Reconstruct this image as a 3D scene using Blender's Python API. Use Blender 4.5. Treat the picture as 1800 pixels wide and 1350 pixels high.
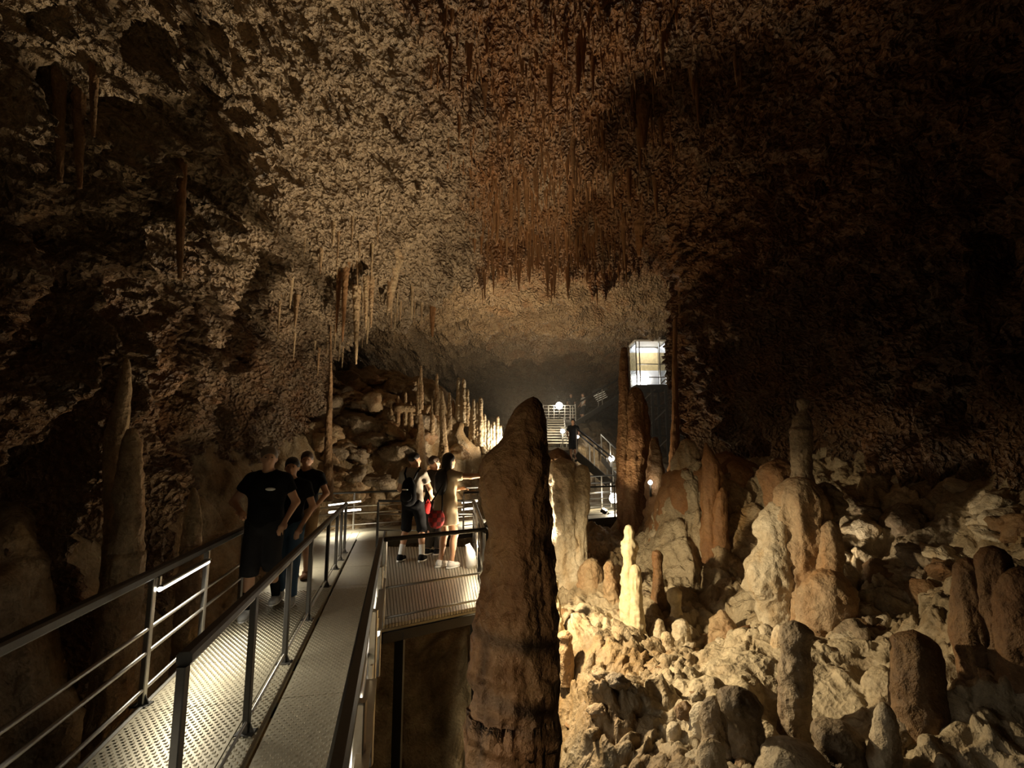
import bpy, bmesh, math, random
import numpy as np
from mathutils import Vector, Matrix

scene = bpy.context.scene
for o in list(bpy.data.objects):
    bpy.data.objects.remove(o)
C = bpy.context.collection

# ---------------------------------------------------------------- camera, world, exposure
PITCH = math.radians(7.9)
EYE = 1.70            # camera height above the walkway deck (z = 0)
FPX = 900.0           # focal length in pixels of the 1800 x 1350 frame
cam_d = bpy.data.cameras.new('camera')
cam_d.sensor_width = 36.0
cam_d.lens = 36.0 * FPX / 1800.0
cam_d.clip_start = 0.05
cam_d.clip_end = 200
cam = bpy.data.objects.new('camera', cam_d)
C.objects.link(cam)
cam.location = (0, 0, EYE)
cam.rotation_euler = (math.radians(90) + PITCH, 0, 0)
scene.camera = cam

world = bpy.data.worlds.new('world')
scene.world = world
world.use_nodes = True
world.node_tree.nodes['Background'].inputs[0].default_value = (0.02, 0.016, 0.012, 1)
world.node_tree.nodes['Background'].inputs[1].default_value = 0.1

scene.view_settings.view_transform = 'Standard'
scene.view_settings.look = 'None'
scene.view_settings.gamma = 1.0
scene.view_settings.use_curve_mapping = False
scene.view_settings.exposure = 0.0
scene.cycles.max_bounces = 5
scene.cycles.diffuse_bounces = 3
scene.cycles.glossy_bounces = 2

# lamp strengths (watts) and colours, used by the lamp builders further down
WARM = (1.0, 0.74, 0.43)
NEUTRAL = (1.0, 0.81, 0.56)
YELLOW = (1.0, 0.80, 0.50)
DAYTUBE = (1.0, 0.92, 0.76)
POWER = dict(rail_flood=680, ridge=230, slope=480, roof_left=2700, roof_mid=3500, far=1700, lift=45, strip=22, column_fill=95, rightwall_fill=130, leftwall_fill=110, bank=38)

# ---------------------------------------------------------------- helpers
def ray(px, py):
    u = (px - 900.0) / FPX
    v = (675.0 - py) / FPX
    return (u, math.cos(PITCH) - math.sin(PITCH) * v, math.sin(PITCH) + math.cos(PITCH) * v)

def at(px, py, Y):
    a = ray(px, py); t = Y / a[1]
    return Vector((a[0] * t, Y, EYE + a[2] * t))

def gnd(px, py, z=0.0):
    a = ray(px, py); t = (z - EYE) / a[2]
    return Vector((a[0] * t, a[1] * t, z))

def tag(o, label=None, cat=None, group=None, kind=None):
    if label: o['label'] = label
    if cat: o['category'] = cat
    if group: o['group'] = group
    if kind: o['kind'] = kind
    return o

def empty(name, loc=(0, 0, 0), rz=0.0, label=None, cat=None, group=None):
    o = bpy.data.objects.new(name, None)
    C.objects.link(o)
    o.location = loc
    o.rotation_euler = (0, 0, rz)
    o.empty_display_size = 0.1
    return tag(o, label, cat, group)

def np_mesh(name, V, Q, smooth=True):
    """mesh from a vertex array and an array of quads or triangles"""
    V = np.ascontiguousarray(V, dtype=np.float32)
    Q = np.ascontiguousarray(Q, dtype=np.int32)
    k = Q.shape[1]
    me = bpy.data.meshes.new(name)
    me.vertices.add(len(V)); me.vertices.foreach_set('co', V.ravel())
    me.loops.add(Q.size); me.loops.foreach_set('vertex_index', Q.ravel())
    me.polygons.add(len(Q))
    me.polygons.foreach_set('loop_start', np.arange(0, Q.size, k, dtype=np.int32))
    me.polygons.foreach_set('use_smooth', np.full(len(Q), smooth))
    me.update(calc_edges=True)
    return me

def set_attr(me, name, vals):
    a = me.attributes.new(name, 'FLOAT', 'POINT')
    a.data.foreach_set('value', np.ascontiguousarray(vals, dtype=np.float32))

def link(name, me, mat=None, parent=None, loc=None):
    o = bpy.data.objects.new(name, me)
    C.objects.link(o)
    if mat and not me.materials: me.materials.append(mat)
    if parent: o.parent = parent
    if loc is not None: o.location = loc
    return o

class MB:
    """collects simple solids; build() links them as ONE mesh object"""
    def __init__(self): self.v = []; self.f = []
    def add(self, vs, fs):
        n = len(self.v); self.v += [tuple(p) for p in vs]; self.f += [tuple(i + n for i in q) for q in fs]
    def box(self, lo, hi):
        x0, y0, z0 = lo; x1, y1, z1 = hi
        self.add([(x0,y0,z0),(x1,y0,z0),(x1,y1,z0),(x0,y1,z0),(x0,y0,z1),(x1,y0,z1),(x1,y1,z1),(x0,y1,z1)],
                 [(0,3,2,1),(4,5,6,7),(0,1,5,4),(1,2,6,5),(2,3,7,6),(3,0,4,7)])
    def bar(self, a, b, w, h, up=(0, 0, 1), ch=0.0):
        """rectangular bar from a to b, w across, h along up; ch: chamfer"""
        a = Vector(a); b = Vector(b); d = (b - a).normalized(); up = Vector(up)
        s = d.cross(up)
        if s.length < 1e-4: s = d.cross(Vector((1, 0, 0)))
        s.normalize(); u = s.cross(d).normalized()
        if ch <= 0: ring = [(-.5,-.5),(.5,-.5),(.5,.5),(-.5,.5)]
        else:
            c, e = ch / w, ch / h
            ring = [(-.5+c,-.5),(.5-c,-.5),(.5,-.5+e),(.5,.5-e),(.5-c,.5),(-.5+c,.5),(-.5,.5-e),(-.5,-.5+e)]
        n = len(ring)
        vs = [p + s * (q[0] * w) + u * (q[1] * h) for p in (a, b) for q in ring]
        fs = [(i, (i+1) % n, n + (i+1) % n, n + i) for i in range(n)] + [tuple(range(n-1, -1, -1)), tuple(range(n, 2*n))]
        self.add(vs, fs)
    def tube(self, pts, r, n=10):
        pts = [Vector(p) for p in pts]; m = len(pts); vs = []
        rs = r if isinstance(r, (list, tuple)) else [r] * m
        for i, p in enumerate(pts):
            d = (pts[min(i+1, m-1)] - pts[max(i-1, 0)]).normalized()
            s = d.cross(Vector((0, 0, 1)))
            if s.length < 1e-3: s = d.cross(Vector((1, 0, 0)))
            s.normalize(); u = s.cross(d)
            for k in range(n):
                t = 2 * math.pi * k / n
                vs.append(p + (s * math.cos(t) + u * math.sin(t)) * rs[i])
        fs = [(i*n+k, i*n+(k+1) % n, (i+1)*n+(k+1) % n, (i+1)*n+k) for i in range(m-1) for k in range(n)]
        fs += [tuple(range(n-1, -1, -1)), tuple(range((m-1)*n, m*n))]
        self.add(vs, fs)
    def build(self, name, mat, parent=None, smooth=False, loc=None):
        me = bpy.data.meshes.new(name)
        me.from_pydata(self.v, [], self.f); me.update()
        bm = bmesh.new(); bm.from_mesh(me); bmesh.ops.recalc_face_normals(bm, faces=bm.faces); bm.to_mesh(me); bm.free()
        if smooth: me.polygons.foreach_set('use_smooth', [True] * len(me.polygons))
        return link(name, me, mat, parent, loc)

# ---------------------------------------------------------------- numpy noise
_rng = np.random.RandomState(7)
_perm = _rng.permutation(256).astype(np.int32); _perm = np.concatenate([_perm, _perm, _perm])
_g = _rng.normal(size=(256, 3)); _g /= np.linalg.norm(_g, axis=1)[:, None]; _g = _g.astype(np.float32)
_w3 = _rng.rand(256, 3).astype(np.float32)

def perlin(p):
    p = np.asarray(p, np.float32)
    i = np.floor(p).astype(np.int32); f = p - i; i &= 255
    w = f * f * f * (f * (f * 6 - 15) + 10)
    out = 0
    for dx in (0, 1):
        wx = w[:, 0] if dx else 1 - w[:, 0]
        a = _perm[i[:, 0] + dx]
        for dy in (0, 1):
            wy = w[:, 1] if dy else 1 - w[:, 1]
            b = _perm[a + i[:, 1] + dy]
            for dz in (0, 1):
                wz = w[:, 2] if dz else 1 - w[:, 2]
                g = _g[_perm[b + i[:, 2] + dz]]
                d = g[:, 0] * (f[:, 0] - dx) + g[:, 1] * (f[:, 1] - dy) + g[:, 2] * (f[:, 2] - dz)
                out = out + wx * wy * wz * d
    return out * 1.5

def fbm(p, octaves=4, gain=0.5, lac=2.03):
    s = 0; a = 1.0
    for k in range(octaves):
        s = s + a * perlin(p + 17.3 * k); a *= gain; p = p * lac
    return s

def ridged(p, octaves=3):
    s = 0; a = 1.0
    for k in range(octaves):
        s = s + a * (1 - 2 * np.abs(perlin(p + 9.1 * k))); a *= 0.5; p = p * 2.07
    return s

def worley(p):
    """distance to the nearest feature point"""
    p = np.asarray(p, np.float32)
    i = np.floor(p).astype(np.int32); f = p - i; i &= 255
    best = np.full(len(p), 9.0, np.float32)
    for dx in (-1, 0, 1):
        for dy in (-1, 0, 1):
            for dz in (-1, 0, 1):
                h = _perm[_perm[_perm[(i[:, 0] + dx) & 255] + ((i[:, 1] + dy) & 255)] + ((i[:, 2] + dz) & 255)]
                q = _w3[h] + np.array([dx, dy, dz], np.float32) - f
                best = np.minimum(best, (q * q).sum(1))
    return np.sqrt(best)

def smooth01(a, b, x):
    t = np.clip((x - a) / (b - a), 0, 1)
    return t * t * (3 - 2 * t)

# ---------------------------------------------------------------- materials
def new_mat(name):
    m = bpy.data.materials.new(name); m.use_nodes = True
    nt = m.node_tree; return m, nt, nt.nodes['Principled BSDF']

def plain(name, col, rough=0.6, metal=0.0, bump=0.0, scale=40.0, var=0.15, spec=0.5):
    m, nt, b = new_mat(name)
    N = nt.nodes; L = nt.links
    tc = N.new('ShaderNodeTexCoord'); nz = N.new('ShaderNodeTexNoise')
    nz.inputs['Scale'].default_value = scale; nz.inputs['Detail'].default_value = 4
    L.new(tc.outputs['Object'], nz.inputs['Vector'])
    mp = N.new('ShaderNodeMapRange')
    mp.inputs['To Min'].default_value = 1 - var; mp.inputs['To Max'].default_value = 1 + var
    L.new(nz.outputs['Fac'], mp.inputs['Value'])
    vm = N.new('ShaderNodeVectorMath'); vm.operation = 'SCALE'
    vm.inputs[0].default_value = col
    L.new(mp.outputs['Result'], vm.inputs['Scale'])
    L.new(vm.outputs['Vector'], b.inputs['Base Color'])
    b.inputs['Roughness'].default_value = rough
    b.inputs['Metallic'].default_value = metal
    b.inputs['Specular IOR Level'].default_value = spec
    if bump:
        bp = N.new('ShaderNodeBump'); bp.inputs['Strength'].default_value = bump; bp.inputs['Distance'].default_value = 0.01
        L.new(nz.outputs['Fac'], bp.inputs['Height']); L.new(bp.outputs['Normal'], b.inputs['Normal'])
    return m

def glow(name, col, strength):
    m, nt, b = new_mat(name)
    b.inputs['Base Color'].default_value = (0.8, 0.8, 0.8, 1)
    b.inputs['Emission Color'].default_value = (*col, 1)
    b.inputs['Emission Strength'].default_value = strength
    m.cycles.emission_sampling = 'NONE'      # each glowing lens or tube has its own lamp light
    return m

def rock(name, dark, pale, rust, nscale=1.0, bump=0.6, bdist=0.03, rough=0.7, attrs=False, tone=0.5, rusty=0.0, fine=26.0, vor=0.0):
    """limestone: three mineral colours mixed by noise (and by the mesh's own 'tone' and 'rust' attributes)"""
    m, nt, b = new_mat(name)
    N = nt.nodes; L = nt.links
    geo = N.new('ShaderNodeNewGeometry')
    n1 = N.new('ShaderNodeTexNoise'); n1.inputs['Scale'].default_value = 2.1 * nscale; n1.inputs['Detail'].default_value = 5; n1.inputs['Roughness'].default_value = 0.62
    L.new(geo.outputs['Position'], n1.inputs['Vector'])
    n2 = N.new('ShaderNodeTexNoise'); n2.inputs['Scale'].default_value = fine; n2.inputs['Detail'].default_value = 3; n2.inputs['Roughness'].default_value = 0.65
    L.new(geo.outputs['Position'], n2.inputs['Vector'])
    def math_(op, a, bb, clamp=False):
        q = N.new('ShaderNodeMath'); q.operation = op; q.use_clamp = clamp
        for k, s in enumerate((a, bb)):
            if isinstance(s, (int, float)): q.inputs[k].default_value = s
            else: L.new(s, q.inputs[k])
        return q.outputs[0]
    if attrs:
        at_ = N.new('ShaderNodeAttribute'); at_.attribute_name = 'tone'; tone_s = at_.outputs['Fac']
        ar = N.new('ShaderNodeAttribute'); ar.attribute_name = 'rust'; rust_s = ar.outputs['Fac']
    else: tone_s, rust_s = tone, rusty
    w1 = math_('MULTIPLY', math_('SUBTRACT', n1.outputs['Fac'], 0.5), 1.7)
    t = math_('ADD', w1, tone_s, True)
    mx = N.new('ShaderNodeMix'); mx.data_type = 'RGBA'
    mx.inputs['A'].default_value = (*dark, 1); mx.inputs['B'].default_value = (*pale, 1)
    L.new(t, mx.inputs['Factor'])
    n3 = N.new('ShaderNodeTexNoise'); n3.inputs['Scale'].default_value = 1.3 * nscale; n3.inputs['Detail'].default_value = 3
    mpv = N.new('ShaderNodeMapping'); mpv.inputs['Scale'].default_value = (1.6, 1.6, 0.35)
    L.new(geo.outputs['Position'], mpv.inputs['Vector']); L.new(mpv.outputs['Vector'], n3.inputs['Vector'])
    r = math_('ADD', math_('MULTIPLY', math_('SUBTRACT', n3.outputs['Fac'], 0.5), 2.2), rust_s, True)
    mr = N.new('ShaderNodeMix'); mr.data_type = 'RGBA'
    L.new(mx.outputs['Result'], mr.inputs['A']); mr.inputs['B'].default_value = (*rust, 1); L.new(r, mr.inputs['Factor'])
    mp = N.new('ShaderNodeMapRange'); mp.inputs['To Min'].default_value = 0.6; mp.inputs['To Max'].default_value = 1.4
    L.new(n2.outputs['Fac'], mp.inputs['Value'])
    vm = N.new('ShaderNodeVectorMath'); vm.operation = 'SCALE'
    L.new(mr.outputs['Result'], vm.inputs[0]); L.new(mp.outputs['Result'], vm.inputs['Scale'])
    L.new(vm.outputs['Vector'], b.inputs['Base Color'])
    b.inputs['Roughness'].default_value = rough
    hgt = n2.outputs['Fac']
    if vor:      # small solution pits
        vo = N.new('ShaderNodeTexVoronoi'); vo.inputs['Scale'].default_value = vor
        av = N.new('ShaderNodeVectorMath'); av.operation = 'ADD'; sv = N.new('ShaderNodeVectorMath'); sv.operation = 'SCALE'; sv.inputs['Scale'].default_value = 0.12
        n4 = N.new('ShaderNodeTexNoise'); n4.inputs['Scale'].default_value = vor * 0.6; n4.inputs['Detail'].default_value = 0; L.new(geo.outputs['Position'], n4.inputs['Vector']); L.new(n4.outputs['Color'], sv.inputs[0]); L.new(geo.outputs['Position'], av.inputs[0]); L.new(sv.outputs['Vector'], av.inputs[1]); L.new(av.outputs['Vector'], vo.inputs['Vector'])
        hgt = math_('ADD', hgt, math_('MULTIPLY', vo.outputs['Distance'], 0.9))
    bp = N.new('ShaderNodeBump'); bp.inputs['Strength'].default_value = bump; bp.inputs['Distance'].default_value = bdist
    L.new(hgt, bp.inputs['Height']); L.new(bp.outputs['Normal'], b.inputs['Normal'])
    return m

DARKROCK = (0.105, 0.058, 0.027); PALEROCK = (0.335, 0.245, 0.147); RUST = (0.175, 0.071, 0.018)
M = {}
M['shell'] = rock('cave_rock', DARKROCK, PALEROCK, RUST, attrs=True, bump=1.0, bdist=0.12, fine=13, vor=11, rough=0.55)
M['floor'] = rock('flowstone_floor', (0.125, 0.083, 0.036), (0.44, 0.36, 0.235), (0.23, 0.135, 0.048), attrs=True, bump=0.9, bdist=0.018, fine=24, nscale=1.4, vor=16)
M['stal'] = rock('stalagmite_stone', (0.2, 0.12, 0.055), (0.5, 0.38, 0.22), (0.27, 0.12, 0.04), nscale=1.8, tone=0.5, rusty=0.15, bump=0.9, bdist=0.025, vor=12)
M['column'] = rock('column_stone', (0.17, 0.09, 0.04), (0.40, 0.25, 0.12), (0.22, 0.095, 0.035), nscale=2.2, tone=0.42, rusty=0.3, bump=0.8, bdist=0.03, fine=30, vor=13)
M['pale'] = rock('pale_calcite', (0.36, 0.27, 0.14), (0.64, 0.54, 0.34), (0.42, 0.28, 0.11), nscale=2.5, tone=0.62, rusty=-0.1, bump=0.4, bdist=0.015)
M['cream'] = rock('cream_flowstone', (0.3, 0.22, 0.12), (0.62, 0.54, 0.40), (0.42, 0.25, 0.09), nscale=2.0, tone=0.6, rusty=0.05, bump=0.9, bdist=0.025, vor=10)
M['brown'] = rock('brown_stone', (0.11, 0.06, 0.025), (0.28, 0.17, 0.075), (0.2, 0.09, 0.03), nscale=2.0, tone=0.4, rusty=0.2, bump=0.9, bdist=0.025, vor=10)
M['greyst'] = rock('grey_stone', (0.12, 0.085, 0.05), (0.35, 0.27, 0.17), (0.2, 0.11, 0.05), nscale=2.4, tone=0.4, rusty=-0.1, bump=0.9, bdist=0.025, vor=12)
M['pink'] = rock('pinkish_flowstone', (0.28, 0.18, 0.10), (0.48, 0.36, 0.22), (0.36, 0.18, 0.06), nscale=2.2, tone=0.55, rusty=0.2, bump=0.9, bdist=0.025, vor=9)
M['rustst'] = rock('rust_drip_stone', (0.17, 0.08, 0.03), (0.34, 0.2, 0.09), (0.24, 0.1, 0.028), nscale=2.0, tone=0.4, rusty=0.35)
M['steel'] = plain('brushed_steel', (0.42, 0.40, 0.36), 0.38, 0.9, 0.05, 60, 0.12)
M['black'] = plain('black_rail', (0.012, 0.011, 0.010), 0.45, 0.0, 0.05, 60, 0.2)
M['darkmetal'] = plain('dark_steel', (0.05, 0.046, 0.04), 0.5, 0.6, 0.05, 50, 0.2)
M['deck'] = plain('deck_plate', (0.34, 0.305, 0.22), 0.42, 0.7, 0.15, 24, 0.3)
M['slat'] = plain('platform_slat', (0.40, 0.37, 0.30), 0.45, 0.6, 0.12, 30, 0.25)
M['tube'] = glow('strip_tube_glow', (1.0, 0.93, 0.82), 7)
M['lens'] = glow('flood_lens_glow', (1.0, 0.86, 0.6), 20)
M['white'] = plain('white_paint', (0.75, 0.74, 0.70), 0.5, 0.0, 0.0, 20, 0.08)
M['tanpanel'] = plain('tan_panel', (0.50, 0.37, 0.16), 0.6, 0.0, 0.4, 9, 0.5)
M['coldglow'] = glow('white_lamp_glow', (1.0, 0.96, 0.9), 18)
M['glass'] = plain('lift_glass', (0.8, 0.85, 0.88), 0.05, 0.0, 0, 5, 0.02)
M['glass'].node_tree.nodes['Principled BSDF'].inputs['Transmission Weight'].default_value = 1.0
# ---------------------------------------------------------------- the cave shell: a swept vault from wall foot to wall foot
KEYS = {   # Y : (x, z) from the left wall foot over the vault to the right wall foot
 -4: [(-6.5,-5),(-6.5,-1),(-6.6,1.5),(-6.4,3.6),(-5.7,5.6),(-4.0,7.6),(-0.5,8.8),(3.2,8.4),(5.8,6.6),(7.6,4.0),(8.2,1),(8.4,-5)],
  3: [(-6.4,-5),(-6.4,-1),(-6.5,1.5),(-6.2,3.6),(-5.5,5.6),(-3.8,7.6),(-0.5,8.8),(3.0,8.4),(5.6,6.6),(7.2,4.0),(7.8,1),(8.2,-5)],
  8: [(-6.3,-5),(-6.3,-1),(-6.3,1.5),(-6.0,3.6),(-5.2,5.5),(-3.5,7.3),(-0.4,8.8),(2.6,8.6),(5.0,7.2),(6.1,4.2),(6.5,1),(6.8,-5)],
 12: [(-6.6,-5),(-6.6,-1),(-6.5,1.6),(-5.8,3.8),(-4.8,5.4),(-3.0,6.9),(-0.3,8.7),(2.2,8.6),(4.2,7.4),(4.9,4.2),(5.2,1),(5.6,-5)],
 15: [(-7.0,-5),(-7.0,-1),(-6.8,2.0),(-5.8,4.2),(-4.4,5.8),(-2.4,7.2),(-0.2,8.4),(2.4,8.5),(4.9,7.7),(5.35,4.2),(5.5,1),(5.9,-5)],
 17: [(-8.0,-5),(-8.0,-1),(-7.8,2.6),(-6.9,5.0),(-5.4,6.9),(-3.0,8.2),(0.0,8.7),(3.2,8.8),(6.6,8.2),(8.0,5.4),(8.4,1),(8.6,-5)],
 22: [(-9.0,-5),(-9.0,-1),(-8.8,3.0),(-7.8,5.6),(-6.0,7.2),(-3.0,8.3),(0.5,8.6),(4.6,8.7),(9.0,8.2),(10.8,5.6),(11.2,1),(11.4,-5)],
 30: [(-9.0,-5),(-9.0,-1),(-8.8,3.0),(-7.6,5.4),(-5.8,7.0),(-2.8,8.0),(1.0,8.4),(5.2,8.6),(10.0,8.0),(12.0,5.6),(12.4,1),(12.6,-5)],
 37: [(-8.0,-5),(-8.0,-1),(-7.8,2.6),(-6.6,4.6),(-5.0,6.0),(-2.4,6.9),(1.0,7.2),(4.4,7.1),(7.4,6.2),(9.0,4.2),(9.4,1),(9.6,-5)],
 41: [(-5.0,-5),(-5.0,-1),(-4.8,1.6),(-4.0,3.0),(-2.8,4.0),(-1.0,4.5),(1.5,4.6),(3.6,4.5),(5.4,4.0),(6.4,2.8),(6.6,1),(6.8,-5)],
 42: [(0.8,-5),(0.9,-1),(0.9,1.0),(1.0,1.6),(1.1,2.0),(1.2,2.2),(1.4,2.3),(1.6,2.2),(1.7,2.0),(1.8,1.6),(1.8,1),(1.9,-5)],
}
def catmull(P, u):
    """P: (n, k) control rows, u: positions in [0, n-1]"""
    n = len(P); i = np.clip(np.floor(u).astype(int), 0, n - 2); t = (u - i)[:, None]
    p0 = P[np.clip(i - 1, 0, n - 1)]; p1 = P[i]; p2 = P[i + 1]; p3 = P[np.clip(i + 2, 0, n - 1)]
    return 0.5 * (2*p1 + (p2 - p0)*t + (2*p0 - 5*p1 + 4*p2 - p3)*t*t + (3*p1 - p0 - 3*p2 + p3)*t**3)

ky = np.array(sorted(KEYS)); KP = np.array([KEYS[k] for k in sorted(KEYS)], float)      # (11, 12, 2)
ys = np.concatenate([np.linspace(-4, 4, 36, False), np.linspace(4, 6, 32, False), np.linspace(6, 17, 340, False), np.linspace(17, 28, 110, False), np.linspace(28, 42, 66)])
ys = np.round(ys, 4)
nc = 720
_u = np.linspace(0, 11, 2201)
_d = np.cumsum(np.interp(_u, [0, 1, 1.2, 3.0, 3.3, 7.4, 7.8, 9.5, 10, 11], [0.5, 0.6, 2.2, 2.6, 4.2, 4.2, 2.0, 1.6, 0.5, 0.4])); _d = (_d - _d[0]) / (_d[-1] - _d[0])
cu = np.interp(np.linspace(0, 1, nc), _d, _u)         # finer over the lit vault
rows = np.stack([np.interp(ys, ky, KP[:, j, k]) for j in range(12) for k in (0, 1)], 1).reshape(len(ys), 12, 2)
base = np.zeros((len(ys), nc, 3))
for r in range(len(ys)):
    q = catmull(rows[r], cu)
    base[r, :, 0] = q[:, 0]; base[r, :, 2] = q[:, 1]; base[r, :, 1] = ys[r]
# wander along the length so that the vault is not a smooth sweep
du = np.gradient(base, axis=1); dv = np.gradient(base, axis=0)
nrm = np.cross(du, dv); nrm /= np.linalg.norm(nrm, axis=2, keepdims=True) + 1e-9
cen = np.array([0.5, 0, 3.0])
toc = cen - base; toc[..., 1] = 0
flip = (nrm * toc).sum(2, keepdims=True) < 0
nrm = np.where(flip, -nrm, nrm)
P = base.reshape(-1, 3).astype(np.float32); Nn = nrm.reshape(-1, 3).astype(np.float32)
X, Y, Z = P[:, 0], P[:, 1], P[:, 2]
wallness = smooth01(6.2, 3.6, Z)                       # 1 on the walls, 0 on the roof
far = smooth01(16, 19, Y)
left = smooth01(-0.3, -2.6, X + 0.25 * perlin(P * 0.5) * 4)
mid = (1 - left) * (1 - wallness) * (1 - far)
big = fbm(P * 0.32, 3)
d = 0.55 * big
rg = ridged(P * np.array([0.9, 0.9, 0.75], np.float32) + 3.1, 3)
d = d + 0.20 * rg * (1 - 0.7 * far)
# pitted, popcorn-like rock on the left haunch and walls
w = worley(P * 2.6 + 0.5 * fbm(P * 1.7, 2)[:, None])
w2 = worley(P * 5.7 + 4.2)
w3 = worley(P * 1.25 + 0.6 * fbm(P * 0.8, 2)[:, None] + 7.7)
rf = ridged(P * 3.3 + 1.9, 2)
w4 = worley(P * 9.5 + 0.4 * perlin(P * 6.0)[:, None])
pits = (0.46 * (np.minimum(w, 0.60) - 0.5) + 0.40 * (np.minimum(w2, 0.6) - 0.45) + 0.20 * (w4 - 0.45) + 0.12 * rf + 0.07 * ridged(P * 7.0, 2)) * (1 - 0.75 * far)
pits = pits + 0.6 * (np.minimum(w3, 0.40) - 0.40) * (1 - far)
cav = np.clip(perlin(P * 0.8 + 31) - 0.15, 0, 1) * -1.0            # larger hollows
d = d + pits + cav * (1 - far)
# fluted drip curtains on the walls
fl = ridged(P * np.array([1.5, 1.5, 0.16], np.float32), 3)
rib = smooth01(10.5, 7.5, Y) * smooth01(-3.2, -4.4, X)           # ribbed near left wall
d = d + np.maximum(wallness * 0.34, rib * 0.62) * (1 - far) * fl - rib * 0.5 * (pits + cav)
# layered ledges on the far roof
lay = ridged(P * np.array([0.22, 0.75, 1.6], np.float32) + 11, 4)
d = d + far * 0.8 * lay + far * 0.22 * fbm(P * np.array([0.8, 1.6, 2.0], np.float32), 3)
d = d + 0.05 * fbm(P * 8.0, 2)
V = P + Nn * d[:, None].astype(np.float32)
# dripping underside of the middle roof: hanging bosses
dr = np.clip(perlin(P * np.array([2.0, 1.6, 0.3], np.float32) + 5) + 0.1, 0, 1) ** 1.5
dr2 = np.clip(perlin(P * np.array([5.2, 4.4, 0.4], np.float32) + 8), 0, 1) ** 1.4
dm = np.clip(perlin(P * 0.55 + 2.0) + 0.55, 0, 1)
V[:, 2] -= (mid * dm * (1.25 * dr + 0.6 * dr2)).astype(np.float32)
V[:, 2] -= ((1 - wallness) * left * (1 - far) * 0.25 * dr2).astype(np.float32)
# fringe where the near roof ends
fr = np.exp(-((Y - 15.6) / 0.7) ** 2) * (1 - wallness)
V[:, 2] -= (fr * (0.35 + 0.8 * dr + 0.5 * dr2)).astype(np.float32)
SHELL = V.reshape(len(ys), nc, 3)
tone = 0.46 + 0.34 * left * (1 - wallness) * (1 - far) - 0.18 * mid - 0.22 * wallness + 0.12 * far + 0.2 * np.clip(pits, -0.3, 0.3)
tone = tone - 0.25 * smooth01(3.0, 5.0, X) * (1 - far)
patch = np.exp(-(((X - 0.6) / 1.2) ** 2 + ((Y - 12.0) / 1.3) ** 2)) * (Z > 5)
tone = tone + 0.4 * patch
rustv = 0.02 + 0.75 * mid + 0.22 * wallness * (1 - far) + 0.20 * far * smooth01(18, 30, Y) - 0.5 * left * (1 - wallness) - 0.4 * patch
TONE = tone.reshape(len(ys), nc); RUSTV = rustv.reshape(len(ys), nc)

def shell_piece(name, r0, r1, c0, c1, label=None):
    v = SHELL[r0:r1, c0:c1]; nr, k = v.shape[:2]
    idx = np.arange(nr * k).reshape(nr, k)
    q = np.stack([idx[:-1, :-1], idx[1:, :-1], idx[1:, 1:], idx[:-1, 1:]], -1).reshape(-1, 4)
    me = np_mesh(name, v.reshape(-1, 3), q)
    set_attr(me, 'tone', TONE[r0:r1, c0:c1].ravel()); set_attr(me, 'rust', RUSTV[r0:r1, c0:c1].ravel())
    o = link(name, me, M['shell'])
    return tag(o, kind='structure')
rb = int(np.searchsorted(ys, 36.5))
ca, cb = int(np.searchsorted(cu, 4.3)), int(np.searchsorted(cu, 8.3))
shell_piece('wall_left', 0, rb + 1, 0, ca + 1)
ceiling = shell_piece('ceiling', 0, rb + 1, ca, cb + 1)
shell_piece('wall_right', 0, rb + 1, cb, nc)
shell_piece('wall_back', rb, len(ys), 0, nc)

def shell_z(x, y):
    """height of the roof above (x, y)"""
    r = int(np.clip(np.searchsorted(ys, y), 0, len(ys) - 1))
    row = SHELL[r, ca - 90:cb + 60]
    k = int(np.argmin(np.abs(row[:, 0] - x)))
    return float(row[k, 2])

def shell_depth(px, py):
    """depth at which the line of sight through a pixel of the photograph meets the rock"""
    for yy in np.arange(2.0, 40.0, 0.1):
        p = at(px, py, float(yy)); r = int(np.clip(np.searchsorted(ys, yy), 0, len(ys) - 1))
        q = SHELL[r, ::3]; a = q[:, [0, 2]]; b = np.roll(a, -1, 0)
        c = ((a[:, 1] > p.z) != (b[:, 1] > p.z)) & (p.x < (b[:, 0] - a[:, 0]) * (p.z - a[:, 1]) / (b[:, 1] - a[:, 1] + 1e-9) + a[:, 0])
        if c.sum() % 2 == 0: return float(yy)
    return 40.0

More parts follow.
